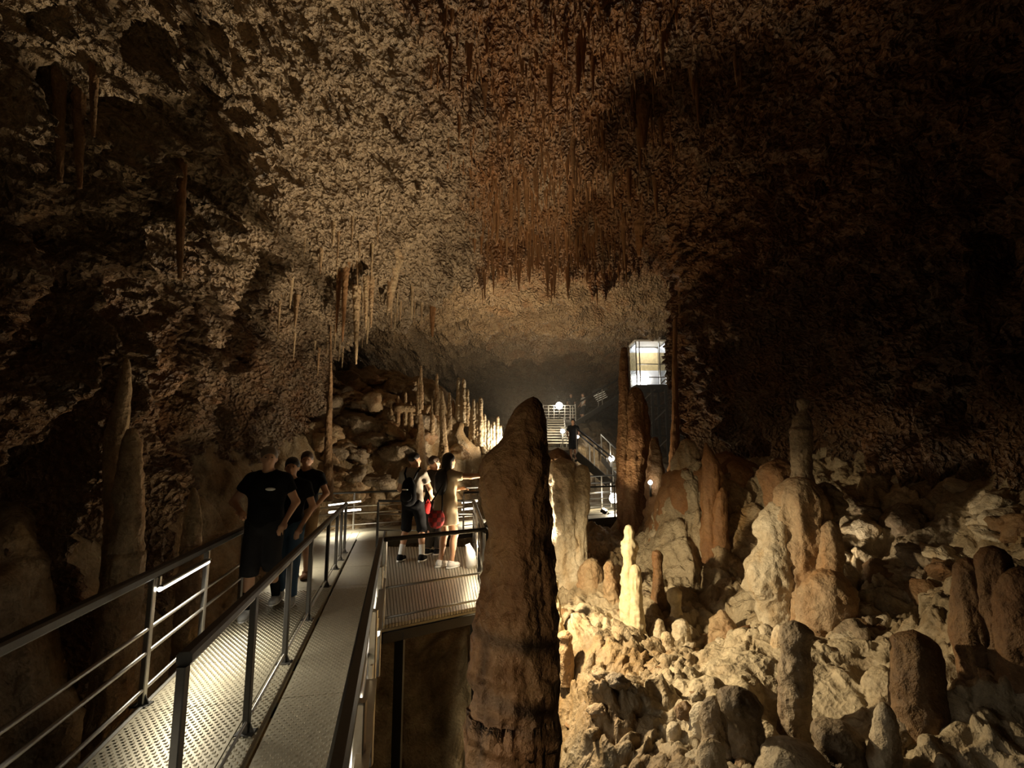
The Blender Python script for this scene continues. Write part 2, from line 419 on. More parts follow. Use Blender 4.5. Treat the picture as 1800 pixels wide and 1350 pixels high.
# ---------------------------------------------------------------- the cave floor: banks, pit and flowstone shelf
CP = [(-.6,0,-9),(-.6,3,-9),(-.6,5,-8.5),(-.5,6.5,-7.5),(-1,8,-6),(-2,5,-7),(-2.5,2,-7),(-2.2,8,-6),(0,-1,-8),(-.25,4,-8),(-.3,5.5,-7.5),(-0.15,2.4,-6),
      (.36,3.0,-2.6),(.38,4.2,-1.95),(.35,5.4,-1.85),(.30,6.4,-1.75),(-.05,7.3,-1.9),(.2,8.3,-1.5),(0.05,3.2,-3.2),
      (-3.4,2,-6),(-3.6,5,-5),(-4.5,6,-2.4),(-5.5,6,.3),(-5.5,3,-.2),(-4.5,3,-3.2),(-5.5,-1,-.5),(-3.7,8,-3.6),(-4.6,9.5,-.4),(-5.8,10,2),(-4.9,11.8,.6),
      (-3.8,13.2,.6),(-3.2,14.6,2.4),(-2.0,14.7,1.0),(-4.6,13.6,1.6),(-6,13,3),(-1.0,15.2,.3),(-.4,16,.5),(-2.8,16.4,4.2),(-1.6,16.4,3.0),(-.4,16.8,1.6),
      (-3.6,11.2,-1.2),(-2,12.4,-1.2),(-.5,13.4,-1.4),(1,14.4,-1.2),(3,15.5,-1.2),(-3,10,-3),
      (-3,20,4.2),(-6,18,4.6),(-6,28,4.5),(-1,20,2.0),(0,24,2.2),(1.2,19,-.2),(2.4,21,.6),(3,24,2.4),(2,30,3.4),(5,30,3.4),(4,20,.4),(6,22,1.2),(8,26,1.4),(0,36,4),(5,38,4.5),(-5,38,5),(9,36,4),
      (5,12,1.6),(6,9,1.9),(7,7,2.1),(7.5,4,1.6),(8,1,1),(5,2,-.9),(3,1,-2.2),(2,-1,-3),(9,14,1)]
for q in [(1000,1138,6.6),(1110,1122,7.3),(1155,1066,7.9),(1190,1090,7.6),(975,1142,6.8),(1075,1062,8),(1175,1162,6.6),(1200,1135,7),(1275,1136,7),(1345,1090,6.8),
          (1400,1110,6.6),(1450,1130,6.3),(1360,1105,6.0),(1300,1180,5.3),(1330,1250,4.9),(1390,1290,4.8),(1230,1180,5.8),(1150,1200,5.8),(1060,1210,5.9),(1000,1270,5.0),
          (1100,1340,4.6),(1200,1345,4.4),(1300,1380,4.1),(1500,1290,4.6),(1540,1180,5.2),(1480,1130,5.8),(1600,1080,6),(1650,1000,6.2),(1550,900,7.4),(1700,880,6.5),
          (1785,755,7.0),(1650,840,7.4),(1500,865,7.8),(1600,1370,3.9),(1750,1400,3.6),(1790,1250,3.9),(1799,1010,4.6),(1560,1040,6.3),
          (1200,1008,8.8),(1200,815,9.7),(1150,1000,9),(1188,860,9.6),(1130,985,9.6),(1150,962,10.8),(1300,1005,8.6),(1285,850,9.4),(1330,840,9.6),(1090,1000,9.6),(1240,1015,8.7),(1240,830,9.6),(1340,1040,7.6),
          (1000,1010,8.9),(1040,1020,8.8),(1100,950,12.3),(950,950,11),(1050,925,13.4),(1000,940,12)]:
    p = at(*q); CP.append(tuple(p))
CP = np.array(CP)
def _phi(r2): return np.sqrt(r2 + 0.04)
_A = _phi(((CP[:, None, :2] - CP[None, :, :2]) ** 2).sum(2)) 
_A = np.block([[_A - np.eye(len(CP)) * 0.06, np.ones((len(CP), 1))], [np.ones((1, len(CP))), np.zeros((1, 1))]])
_wt = np.linalg.solve(_A, np.append(CP[:, 2], 0.0))
def floor_base(x, y):
    x = np.atleast_1d(np.asarray(x, float)); y = np.atleast_1d(np.asarray(y, float))
    out = np.full(len(x), _wt[-1])
    for k in range(len(CP)):
        out += _wt[k] * _phi((x - CP[k, 0]) ** 2 + (y - CP[k, 1]) ** 2)
    return out
def floor_full(x, y, want=False):
    z = floor_base(x, y); x = np.atleast_1d(x); y = np.atleast_1d(y)
    p = np.stack([x, y, z], 1).astype(np.float32)
    rightside = smooth01(-0.1, 0.5, p[:, 0]) * smooth01(14, 12.5, p[:, 1])
    rubble = smooth01(0.2, -0.25, perlin(p * 0.55 + 3.3)) * rightside * smooth01(2.6, 1.5, p[:, 0]) 
    lum = worley(p * 3.1 + 0.35 * fbm(p * 3.0, 2)[:, None]); lum2 = worley(p * 8.5 + 2.2)
    big = worley(p * 1.15 + 0.4 * fbm(p * 0.9, 2)[:, None] + 6.0)
    dz = (0.16 - 0.08 * rightside) * fbm(p * 0.9, 3) - 0.20 * np.exp(-(((p[:, 0] - 0.95) / 0.4) ** 2 + ((p[:, 1] - 5.4) / 0.55) ** 2))
    amp = 0.35 + 0.65 * rightside
    flow = np.exp(-(((p[:, 0] - 2.6) / 0.7) ** 2 + ((p[:, 1] - 5.35) / 0.9) ** 2))
    dz = dz + amp * (1 - 0.92 * flow) * ((0.22 - 0.13 * rubble) * (0.35 - lum * lum * 1.2) + (0.09 + 0.05 * rubble) * (0.35 - lum2 * lum2 * 1.3)) + 0.06 * rubble * ridged(p * 5, 3) + 0.02 * fbm(p * 14, 2)
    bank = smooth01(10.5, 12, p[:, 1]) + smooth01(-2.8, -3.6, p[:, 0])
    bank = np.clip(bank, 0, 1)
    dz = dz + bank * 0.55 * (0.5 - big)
    ledge = ridged(p * np.array([1.1, 1.1, 2.2], np.float32), 2)
    dz = dz + 0.06 * ledge * rightside
    if want: return z + dz, rubble, rightside, lum, bank
    return z + dz
def floor_z(x, y): return float(floor_full([x], [y])[0])

fx = np.concatenate([np.linspace(-9, -0.4, 150, False), np.linspace(-0.4, 5.6, 260, False), np.linspace(5.6, 12, 50)])
fy = np.concatenate([np.linspace(-2, 3, 40, False), np.linspace(3, 10, 310, False), np.linspace(10, 18, 140, False), np.linspace(18, 41.5, 80)])
GX, GY = np.meshgrid(fx, fy)
fz, rub, rside, lum, bank = floor_full(GX.ravel(), GY.ravel(), True)
FV = np.stack([GX.ravel(), GY.ravel(), fz], 1)
# side-ways wobble gives the steep banks overhangs and drip folds
pp = FV.astype(np.float32)
FV[:, 0] += 0.10 * fbm(pp * np.array([1.2, 1.2, 2.4], np.float32) + 40, 3)
FV[:, 1] += 0.16 * fbm(pp * np.array([2.6, 1.0, 0.9], np.float32) + 70, 3)
idx = np.arange(len(FV)).reshape(len(fy), len(fx))
fq = np.stack([idx[:-1, :-1], idx[:-1, 1:], idx[1:, 1:], idx[1:, :-1]], -1).reshape(-1, 4)
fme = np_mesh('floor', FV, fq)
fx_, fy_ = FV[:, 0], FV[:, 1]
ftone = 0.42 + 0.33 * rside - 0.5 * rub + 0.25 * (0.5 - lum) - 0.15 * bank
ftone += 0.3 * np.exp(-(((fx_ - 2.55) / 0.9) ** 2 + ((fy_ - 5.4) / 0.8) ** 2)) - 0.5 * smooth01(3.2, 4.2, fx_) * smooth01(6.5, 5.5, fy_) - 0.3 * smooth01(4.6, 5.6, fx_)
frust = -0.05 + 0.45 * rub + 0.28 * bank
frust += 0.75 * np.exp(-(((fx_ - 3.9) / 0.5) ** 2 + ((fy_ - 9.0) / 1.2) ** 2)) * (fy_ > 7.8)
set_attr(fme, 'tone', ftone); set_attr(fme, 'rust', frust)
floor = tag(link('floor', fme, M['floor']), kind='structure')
# ---------------------------------------------------------------- dripstones
def spindle(name, cen, rad, mat, seed=0, lump=0.14, flute=0.10, band=0.06, seg=44, step=None, squash=1.0, knob=0.0, knob_f=1.3):
    """a dripstone body: rings along a centre line with its own radii, lumps, drip flutes and growth bands"""
    cen = np.array([tuple(c) for c in cen], float); rad = np.array(rad, float)
    s = np.concatenate([[0], np.cumsum(np.linalg.norm(np.diff(cen, axis=0), axis=1))])
    n = int(np.clip(s[-1] / (step or max(0.013, s[-1] / 78)), 8, 170))
    u = np.interp(np.linspace(0, s[-1], n), s, np.arange(len(s)))
    c = catmull(cen, u); r = np.clip(catmull(rad[:, None], u)[:, 0], rad.min() * 0.6, None)
    rm = float(np.mean(rad)) + 1e-4
    a = np.linspace(0, 2 * np.pi, seg, False)
    ring = np.stack([np.cos(a), np.sin(a) * squash, 0 * a], 1)
    p0 = c[:, None, :] + ring[None] * r[:, None, None]
    q = p0.reshape(-1, 3).astype(np.float32) + np.float32(seed * 3.7)
    f = 0.9 / rm
    m = lump * fbm(q * f * np.array([1, 1, 0.8]), 3) + flute * ridged(q * f * np.array([1.6, 1.6, 0.18]), 2) * 0.6
    m = m + band * perlin(np.stack([0 * q[:, 0] + seed, 0 * q[:, 0], q[:, 2] * f * 1.7], 1)) + 0.05 * fbm(q * f * 4, 3) + 0.05 * ridged(q * f * np.array([3.4, 3.4, 1.1]), 2)
    if knob: m = m + knob * np.clip(0.55 - worley(q * f * knob_f), -0.1, 1)
    v = c[:, None, :] + ring[None] * (r[:, None] * (1 + m.reshape(n, seg)))[:, :, None]
    V = np.concatenate([v.reshape(-1, 3), c[:1] + (c[0] - c[1]) / np.linalg.norm(c[0] - c[1]) * r[0] * 0.5, c[-1:]])
    idx = np.arange(n * seg).reshape(n, seg); nx = np.roll(idx, -1, 1)
    Q = np.stack([idx[:-1], nx[:-1], nx[1:], idx[1:]], -1).reshape(-1, 4)
    top, bot = n * seg, n * seg + 1
    cap = np.concatenate([np.stack([np.full(seg, top), nx[0], idx[0], np.full(seg, top)], 1), np.stack([np.full(seg, bot), idx[-1], nx[-1], np.full(seg, bot)], 1)])
    org = c[-1].copy()
    me = bpy.data.meshes.new(name)
    faces = Q.tolist() + [t[:3] for t in cap.tolist()]
    me.from_pydata((V - org).tolist(), [], faces)
    me.polygons.foreach_set('use_smooth', [True] * len(me.polygons)); me.update()
    if c[0, 2] > c[-1, 2]: me.flip_normals()
    return link(name, me, mat, None, org)

def stalagmite(label, rows, Y, mat='stal', cat='stalagmite', name='stalagmite', sink=0.35, group=None, **k):
    """rows: (y, left x, right x) outline from tip to foot as seen at depth Y"""
    cen = [at((a + b) / 2, y, Y) for y, a, b in rows]
    rad = [(b - a) / 2 / FPX * Y for y, a, b in rows]
    last = cen[-1] - Vector((0, 0, sink)); cen.append(last); rad.append(rad[-1] * 1.12)
    return tag(spindle(name, cen, rad, M[mat], **k), label, cat, group)

def stalactite(label, px, y0, y1, w, Y, mat='rustst', up=0.35, lean=0.0, group=None, name='stalactite', **k):
    """hangs from (px, y0) to its tip at (px + lean, y1), w pixels thick at the root"""
    Y = min(Y, shell_depth(px, 0.55 * y0 + 0.45 * y1) - 0.05)
    top = at(px, y0, Y) + Vector((0, 0, up)); tip = at(px + lean, y1, Y)
    if -3 < top.x < 5 and top.z > 6: top.z = max(tip.z + 0.3, min(top.z, shell_z(top.x, top.y) + 0.35))
    r = w / 2 / FPX * Y
    cen = [tip, tip.lerp(top, 0.25), tip.lerp(top, 0.6), top]
    o = spindle(name, cen, [r * 0.22, r * 0.5, r * 0.8, r * 1.25], M[mat], **k)
    return tag(o, label, 'stalactite', group)

stalagmite('huge brown rounded stalagmite rising in the foreground beside the dark pit',
           [(701,927,945),(708,917,950),(722,905,953),(745,894,957),(770,885,959),(785,874,960),(797,865,961),(820,854,962),(840,850,962),(868,848,962),(890,853,964),(920,860,965),(950,862,966),(985,860,967),(1010,857,967),
            (1050,852,969),(1100,846,970),(1140,841,971),(1180,837,971),(1215,840,972),(1250,836,973),(1300,836,972),(1350,831,970)], 3.0, 'column', sink=3.6, seed=4, lump=0.13, flute=0.06, band=0.06, seg=120, step=0.013, knob=0.16, knob_f=2.3)
stalagmite('tall bright cream stalagmite like a standing figure on the lit floor',
           [(924,1101,1110),(935,1098,1113),(945,1099,1112),(955,1094,1118),(970,1094,1118),(985,1097,1115),(1000,1095,1116),(1030,1094,1117),(1070,1092,1120),(1100,1094,1124),(1122,1094,1128)], 7.3, 'pale', seed=2, lump=0.22, flute=0.16, knob=0.3, seg=44)
stalagmite('cream fluted companion spire fused to the right of the tall bright stalagmite',
           [(994,1112,1122),(1004,1109,1125),(1030,1108,1126),(1070,1110,1129),(1110,1106,1132),(1126,1104,1134)], 7.15, 'pale', seed=3, lump=0.2, flute=0.2, seg=40)
stalagmite('dark brown finger-shaped stalagmite in the shadow right of the tall cream one',
           [(969,1149,1160),(978,1147,1164),(1000,1149,1163),(1030,1148,1166),(1066,1145,1170)], 7.9, 'brown', seed=5, lump=0.12)
stalagmite('short stalagmite with a pale yellow rounded cap right of the dark finger',
           [(1035,1179,1192),(1042,1174,1196),(1056,1176,1196),(1066,1181,1196),(1092,1179,1200)], 7.6, 'pale', seed=6, lump=0.14)
stalagmite('knobbly cream stalagmite against the right edge of the huge foreground one',
           [(1021,969,981),(1032,967,981),(1042,970,979),(1056,968,982),(1080,968,985),(1112,964,990)], 6.8, 'pale', seed=7, lump=0.3, knob=0.3)
stalagmite('pale tan double-bump stalagmite behind the lit floor, left of the tall cream one',
           [(988,1066,1077),(998,1062,1080),(1012,1064,1080),(1030,1062,1084),(1064,1062,1090)], 8.0, 'stal', seed=8, lump=0.25, knob=0.25)
stalagmite('tan stump close behind the double-bump stalagmite', [(994,1080,1090),(1004,1077,1094),(1030,1077,1096),(1060,1076,1098)], 8.2, 'stal', seed=9, lump=0.2)
stalagmite('bulging tan stalagmite stump at the foot of the pale flowstone pillar', [(985,1030,1050),(998,1022,1054),(1020,1018,1056),(1045,1016,1058)], 8.5, 'stal', seed=10, lump=0.25, knob=0.3)
stalagmite('bottle-shaped tan stalagmite at the front of the small stump group', [(1113,1166,1178),(1122,1163,1182),(1134,1166,1184),(1150,1160,1192),(1166,1154,1200)], 6.6, 'cream', seed=11, lump=0.12)
stalagmite('two-headed cream stump behind the bottle-shaped one', [(1091,1190,1206),(1100,1184,1210),(1115,1184,1210),(1140,1184,1216)], 7.0, 'cream', seed=12, lump=0.28, knob=0.3)
stalagmite('low rounded tan stump left of the two-headed one', [(1090,1152,1164),(1100,1148,1167),(1122,1142,1172)], 7.2, 'cream', seed=13, lump=0.15)
stalagmite('rough grainy grey-tan stalagmite mound with a pale tip', [(1074,1263,1274),(1084,1258,1282),(1096,1250,1290),(1115,1250,1296),(1140,1248,1304)], 7.0, 'stal', seed=14, lump=0.3, knob=0.4, seg=44)
stalagmite('round pebble-like stump beside the shadowed hollow at the huge stalagmite', [(1111,985,1000),(1118,981,1004),(1130,983,1003),(1145,980,1006)], 6.3, 'stal', seed=15, lump=0.1)
stalagmite('tall banded brown stalagmite with a white button tip on the right mound',
           [(703,1403,1420),(712,1402,1421),(722,1406,1417),(734,1397,1422),(752,1394,1424),(756,1391,1425),(790,1393,1424),(830,1394,1425),(860,1390,1428)], 6.7, 'greyst', seed=16, lump=0.08, band=0.10, sink=0.6)
stalagmite('draped tan and orange flowstone trunk carrying the banded stalagmite', [(842,1390,1420),(862,1376,1432),(895,1372,1440),(940,1378,1442),(1000,1380,1444),(1060,1378,1440),(1120,1376,1436)], 6.65, 'pink', 'flowstone', 'flowstone_mass', seed=17, lump=0.2, flute=0.30, knob=0.15, seg=64)
stalagmite('lumpy cream-white flowstone column on the left face of the right mound', [(884,1356,1386),(905,1342,1390),(935,1334,1392),(958,1338,1394),(980,1324,1392),(1010,1316,1390),(1040,1322,1388),(1070,1338,1386),(1100,1340,1390)], 6.75, 'cream', 'flowstone', 'flowstone_column', seed=18, lump=0.2, flute=0.12, knob=0.4, seg=64)
stalagmite('grey-topped stalagmite with an orange stain right of the draped trunk', [(916,1448,1464),(926,1442,1470),(955,1439,1475),(985,1436,1478),(1010,1434,1478)], 6.4, 'pink', seed=19, lump=0.16, sink=0.5)
stalagmite('pinkish fan of flowstone below the orange-stained stalagmite', [(1004,1438,1470),(1022,1424,1484),(1050,1414,1490),(1085,1412,1488),(1120,1424,1480),(1150,1432,1470)], 6.3, 'pink', 'flowstone', 'flowstone_fan', seed=20, lump=0.14, flute=0.22, seg=56)
stalagmite('dark pitted post-like stalagmite casting a long shadow on the right floor', [(1094,1388,1404),(1100,1380,1414),(1112,1376,1420),(1150,1377,1419),(1200,1375,1421),(1250,1375,1419),(1295,1372,1420)], 4.8, 'greyst', seed=21, lump=0.14, knob=0.2, seg=52)
stalagmite('thick brown stalagmite column in the right foreground', [(1114,1592,1620),(1122,1582,1632),(1140,1580,1640),(1190,1580,1644),(1240,1580,1652),(1300,1582,1672),(1350,1582,1690)], 4.3, 'brown', seed=22, lump=0.14, flute=0.14, seg=60, sink=0.6)
stalagmite('small smooth pointed cream stalagmite left of the thick brown column', [(1237,1548,1558),(1250,1543,1567),(1280,1540,1574),(1320,1534,1576),(1350,1528,1574)], 4.0, 'cream', seed=23, lump=0.08, sink=0.5)
stalagmite('big-headed dark grey stalagmite at the bottom edge of the picture', [(1211,1284,1306),(1220,1272,1320),(1235,1270,1328),(1260,1280,1330),(1300,1284,1338),(1350,1288,1350)], 4.3, 'greyst', seed=24, lump=0.18, flute=0.14, knob=0.2, seg=56, sink=0.6)
stalagmite('dark lumpy stalagmite leaning against the big-headed one', [(1228,1246,1262),(1240,1240,1270),(1270,1238,1276),(1300,1240,1290),(1350,1244,1300)], 4.4, 'greyst', seed=25, lump=0.25, knob=0.25, seg=48, sink=0.5)
stalagmite('smooth pale grey stalagmite curving up beside the dark lumpy one', [(1238,1226,1244),(1250,1218,1246),(1280,1216,1246),(1330,1214,1254)], 4.55, 'cream', seed=26, lump=0.12, sink=0.5)
stalagmite('short grey thumb-shaped stalagmite left of the pale curving one', [(1272,1178,1192),(1282,1173,1196),(1300,1172,1198),(1325,1162,1208)], 4.6, 'cream', seed=27, lump=0.12)
stalagmite('squat grey boulder stalagmite at the bottom edge below the big-headed one', [(1302,1242,1258),(1312,1234,1268),(1340,1230,1272),(1360,1228,1276)], 4.05, 'cream', seed=28, lump=0.15)
stalagmite('wide smooth pale dome at the bottom edge right of the big-headed one', [(1305,1364,1400),(1315,1356,1424),(1335,1350,1440),(1360,1346,1446)], 4.0, 'cream', 'flowstone', 'flowstone_dome', seed=29, lump=0.1)
stalagmite('brown drapery stump between the dark post and the thick brown column', [(1268,1466,1476),(1274,1440,1486),(1290,1436,1500),(1320,1446,1512),(1355,1446,1520)], 4.15, 'greyst', seed=30, lump=0.2, flute=0.15, seg=48)
stalagmite('small cream knob stalagmite at the top of the smooth bank', [(1099,1340,1352),(1106,1336,1358),(1122,1335,1360),(1145,1332,1366)], 6.0, 'cream', seed=31, lump=0.1)
stalagmite('cream horn-shaped stalagmite touching the dark post', [(1100,1366,1378),(1112,1360,1382),(1140,1356,1386),(1165,1346,1392)], 5.7, 'cream', seed=32, lump=0.1)
stalagmite('round white boulder of flowstone lying right of the pinkish fan', [(1116,1480,1520),(1122,1468,1540),(1136,1464,1546),(1150,1470,1540)], 5.7, 'cream', 'flowstone', 'flowstone_boulder', seed=33, lump=0.1)
# brown drapery ribs in the right foreground
stalagmite('leftmost dark brown drapery rib in the right corner', [(985,1692,1716),(1000,1686,1730),(1050,1684,1742),(1120,1688,1752),(1200,1706,1770),(1280,1726,1786),(1350,1740,1800)], 4.3, 'brown', 'drapery', 'drapery_rib', seed=34, lump=0.16, flute=0.28, seg=48, sink=0.7)
stalagmite('tall middle drapery rib of dark brown stone in the right corner', [(962,1738,1752),(975,1728,1764),(1040,1728,1772),(1120,1736,1784),(1220,1748,1800),(1350,1756,1830)], 4.15, 'brown', 'drapery', 'drapery_rib', seed=35, lump=0.16, flute=0.28, seg=48, sink=0.7)
stalagmite('rightmost brown drapery rib cut by the frame edge', [(1000,1784,1806),(1030,1772,1830),(1120,1772,1840),(1230,1778,1850),(1350,1786,1860)], 4.0, 'brown', 'drapery', 'drapery_rib', seed=36, lump=0.16, flute=0.28, seg=48, sink=0.7)
# the shelf behind the lit floor
stalagmite('broad orange-brown flowstone wall behind the lit floor', [(806,1236,1300),(822,1190,1330),(850,1170,1345),(900,1160,1352),(960,1150,1356),(1010,1140,1360)], 9.9, 'rustst', 'flowstone', 'flowstone_wall', seed=137, lump=0.12, flute=0.16, knob=0.22, seg=120, squash=0.45, step=0.03)
stalagmite('grey white flowstone pillar at the left end of the back shelf', [(776,1196,1218),(800,1190,1226),(850,1182,1230),(890,1166,1230),(940,1160,1230),(1000,1154,1234)], 9.8, 'cream', 'flowstone', 'flowstone_pillar', seed=37, squash=0.55, lump=0.3, flute=0.25, knob=0.4, seg=70)
stalagmite('orange tan twin-tipped spire on the back shelf', [(779,1238,1243),(800,1236,1254),(830,1236,1266),(870,1236,1262),(920,1236,1260),(1000,1232,1270)], 9.0, 'rustst', seed=38, lump=0.2, flute=0.2)
stalagmite('shorter orange tan spire beside the twin-tipped one', [(857,1266,1272),(870,1258,1276),(900,1254,1276),(960,1252,1280),(1000,1250,1284)], 8.9, 'rustst', seed=39, lump=0.16, flute=0.15)
stalagmite('brown lumpy boss at the back of the orange shelf', [(812,1284,1300),(826,1272,1312),(850,1268,1316),(900,1270,1320)], 9.6, 'rustst', 'flowstone', 'flowstone_boss', seed=40, lump=0.25, knob=0.3)
stalagmite('tan boss with a hooked edge left of the banded stalagmite', [(812,1352,1384),(826,1338,1396),(860,1344,1398),(900,1352,1396)], 7.2, 'brown', 'flowstone', 'flowstone_boss', seed=41, lump=0.25, knob=0.3)
stalagmite('grey knobbly boss right of the draped trunk with two stubby drips', [(852,1440,1462),(868,1432,1474),(895,1430,1478),(915,1434,1468)], 6.9, 'greyst', 'flowstone', 'flowstone_boss', seed=42, lump=0.3, knob=0.4)
# pillars in the middle distance
stalagmite('pale yellow flowstone pillar seen just right of the huge stalagmite', [(812,972,1004),(835,964,1012),(860,962,1016),(900,961,1018),(950,964,1016),(1012,968,1020)], 9.0, 'cream', 'flowstone', 'flowstone_pillar', seed=43, lump=0.22, flute=0.34, knob=0.15, seg=70, sink=0.6)
stalagmite('narrow right-hand lobe of the pale yellow flowstone pillar', [(820,1014,1030),(840,1010,1034),(890,1010,1033),(940,1008,1028),(1010,1002,1030)], 8.9, 'cream', 'flowstone', 'flowstone_pillar', seed=44, lump=0.22, flute=0.34, seg=44, sink=0.6)
stalagmite('brown stone hump behind the top of the pale yellow pillar', [(792,970,992),(806,962,1002),(830,958,1012),(870,956,1018)], 9.8, 'brown', 'flowstone', 'flowstone_hump', seed=45, lump=0.2)
stalagmite('slim tall brown column standing left of the lift tower', [(612,1093,1102),(622,1091,1103),(650,1089,1104),(700,1089,1105),(760,1087,1107),(820,1085,1108),(880,1086,1110),(950,1088,1112)], 13.0, 'column', 'stone column', 'stone_column', seed=46, lump=0.16, flute=0.2, seg=44, sink=0.8)
stalagmite('bulky brown column fused to the right of the slim tall one', [(682,1112,1122),(695,1107,1129),(725,1105,1136),(770,1104,1138),(800,1104,1137),(830,1102,1134),(870,1100,1135),(910,1098,1135),(960,1096,1142)], 12.9, 'column', 'stone column', 'stone_column', seed=146, lump=0.18, flute=0.28, seg=56, sink=0.8)
stalagmite('ragged brown drip column between the bulky column and the grey shelf', [(770,1146,1156),(800,1142,1160),(840,1140,1166),(890,1138,1172),(960,1134,1178)], 11.5, 'brown', 'stone column', 'stone_column', seed=47, lump=0.3, flute=0.3, seg=44, sink=0.8)
stalagmite('slim russet column rising along the dark right wall edge', [(560,1184,1190),(640,1182,1190),(720,1182,1192),(800,1178,1194),(860,1174,1196)], 12.0, 'rustst', 'stone column', 'stone_column', seed=48, lump=0.2, flute=0.2, sink=0.8)
# left bank
stalagmite('tall tapering tan stalagmite against the dark left wall', [(631,220,226),(650,215,229),(690,208,228),(730,199,224),(752,193,222),(770,188,220),(820,186,218),(1010,184,222)], 6.0, 'stal', seed=49, sink=3.2, lump=0.12, flute=0.1)
stalagmite('stout knobbly brown stalagmite in front of the tall tan one on the left', [(755,226,240),(770,219,243),(800,214,246),(860,208,247),(915,206,246),(970,200,244),(1030,194,242)], 5.7, 'stal', seed=50, sink=3.2, lump=0.2, knob=0.25, band=0.12, seg=48)
stalagmite('small pointed tan stalagmite just above the left handrail', [(858,337,343),(872,333,348),(892,331,350),(905,327,350),(970,321,352),(1000,319,354)], 6.0, 'stal', seed=51, sink=3.2, lump=0.12)
stalagmite('slim dark stalagmite column near the heads of the walking group', [(572,580,582),(620,579,583),(680,578,584),(740,573,583),(800,571,583),(850,570,584)], 10.5, 'brown', 'stone column', 'stone_column', seed=52, lump=0.15, flute=0.2)
stalagmite('thin tan stalagmite behind the man with the backpack', [(728,737,742),(745,735,744),(775,733,746),(805,733,748),(830,730,750)], 12.5, 'stal', seed=53, lump=0.15, flute=0.2)
stalagmite('thin tan stalagmite above the woman pointing', [(720,775,781),(745,774,783),(770,774,785),(800,772,788)], 14.0, 'stal', seed=54, lump=0.15, flute=0.2)
stalagmite('pale slender column rising behind the pointing arm', [(800,848,858),(820,846,860),(850,844,862),(880,842,864)], 12.5, 'cream', 'stone column', 'stone_column', seed=55, lump=0.15, flute=0.25)
RIDGE = [(740,643,690,5),(736,664,700,5),(768,657,700,5),(777,687,715,5),(806,664,716,7),(815,666,716,8),(822,684,722,6),(833,702,745,7),(839,708,756,7),(845,699,757,8),(852,728,770,6),(858,739,775,6),(863,746,780,6),(868,741,785,6),(875,731,790,6),(880,748,795,6),
         (700,696,730,5),(713,690,726,5),(722,706,735,5),(688,702,735,5),(790,690,725,5),(797,704,735,5),(760,700,735,5),(828,718,752,5)]
ORD = 'first second third fourth fifth sixth seventh eighth ninth tenth eleventh twelfth thirteenth fourteenth fifteenth sixteenth seventeenth eighteenth nineteenth twentieth'.split() + ['twenty-first', 'twenty-second', 'twenty-third', 'twenty-fourth']
rank = {k: i for i, k in enumerate(sorted(range(len(RIDGE)), key=lambda q: RIDGE[q][0]))}
for k, (x, y0, y1, w) in enumerate(RIDGE):
    stalagmite(f'{ORD[rank[k]]} from the left of the slender pale stalagmites rowed along the lit slope', [(y0, x - w*0.22, x + w*0.22), (y0 + 5, x - w*0.4, x + w*0.42), ((y0+y1)/2, x - w*0.5, x + w*0.5), (y1, x - w*0.75, x + w*0.8)],
               16.3 if x > 790 else 14.8, 'cream' if x > 800 else 'stal', group='stalagmites along the lit slope', seed=60 + k, lump=0.2, flute=0.12, sink=0.5, seg=18)

# hanging dripstones that stand out one by one
stalactite('long dark stalactite hanging down the left wall', 314, 120, 490, 26, 7.5, up=0.5, seed=90, flute=0.3, lean=2)
stalactite('pale rib-like stalactite at the far upper left', 158, 20, 240, 22, 6.6, 'brown', up=0.5, seed=91, flute=0.3, lean=6)
stalactite('long knobbly stalactite at the upper left edge', 92, 0, 320, 30, 6.2, 'brown', up=0.5, seed=92, flute=0.3, lean=14, lump=0.3)
stalactite('forked brown stalactite hanging over the left wall hollow', 128, 60, 330, 28, 6.4, 'brown', up=0.5, seed=93, flute=0.3, lean=12, lump=0.3)
stalactite('dark spear stalactite hanging from the top of the vault', 1020, -40, 165, 18, 7.6, up=0.5, seed=94, flute=0.3, lean=-4)
stalactite('broad russet stalactite at the right end of the hanging fringe', 1130, 130, 260, 30, 9.6, up=0.6, seed=95, flute=0.35)
stalactite('long russet stalactite down the right edge of the vault', 1124, 330, 450, 22, 14, up=0.8, seed=96, flute=0.35)
stalactite('curved pale stalactite at the lower edge of the left haunch', 697, 455, 545, 22, 12.5, 'stal', up=0.5, seed=97, flute=0.3, lean=-14)
stalactite('double-pointed stalactite hanging at the left edge of the far chamber', 760, 505, 592, 13, 15.5, up=0.6, seed=98, flute=0.3)
stalactite('thin pale stalactite on the left wall ending in a knobbly drip', 628, 440, 540, 7, 11.5, 'stal', up=0.5, seed=99)
stalactite('thick pale drip column below the thin left wall stalactite', 626, 525, 640, 12, 11.3, 'stal', up=0.3, seed=100, lump=0.25)
stalactite('pair of twisted drip strands on the left wall, left strand', 597, 480, 585, 10, 11.4, 'rustst', up=0.4, seed=101, lump=0.25, lean=-6)
stalactite('pair of twisted drip strands on the left wall, right strand', 608, 490, 600, 10, 11.3, 'rustst', up=0.4, seed=102, lump=0.25, lean=-6)
stalactite('straight tan stalactite right of the thick pale drip column', 643, 515, 580, 9, 11.4, 'stal', up=0.4, seed=103)
stalactite('stubby tan stalactite beside the straight one on the left wall', 652, 520, 575, 9, 11.5, 'stal', up=0.4, seed=104)
stalactite('thin straw hanging in front of the far roof', 852, 450, 525, 6, 16.5, up=0.6, seed=105)
stalactite('thin dark rod hanging down beside the bulky brown column', 1196, 470, 600, 9, 12.5, 'brown', up=0.5, seed=106)
rnd = random.Random(5)
straws = 0
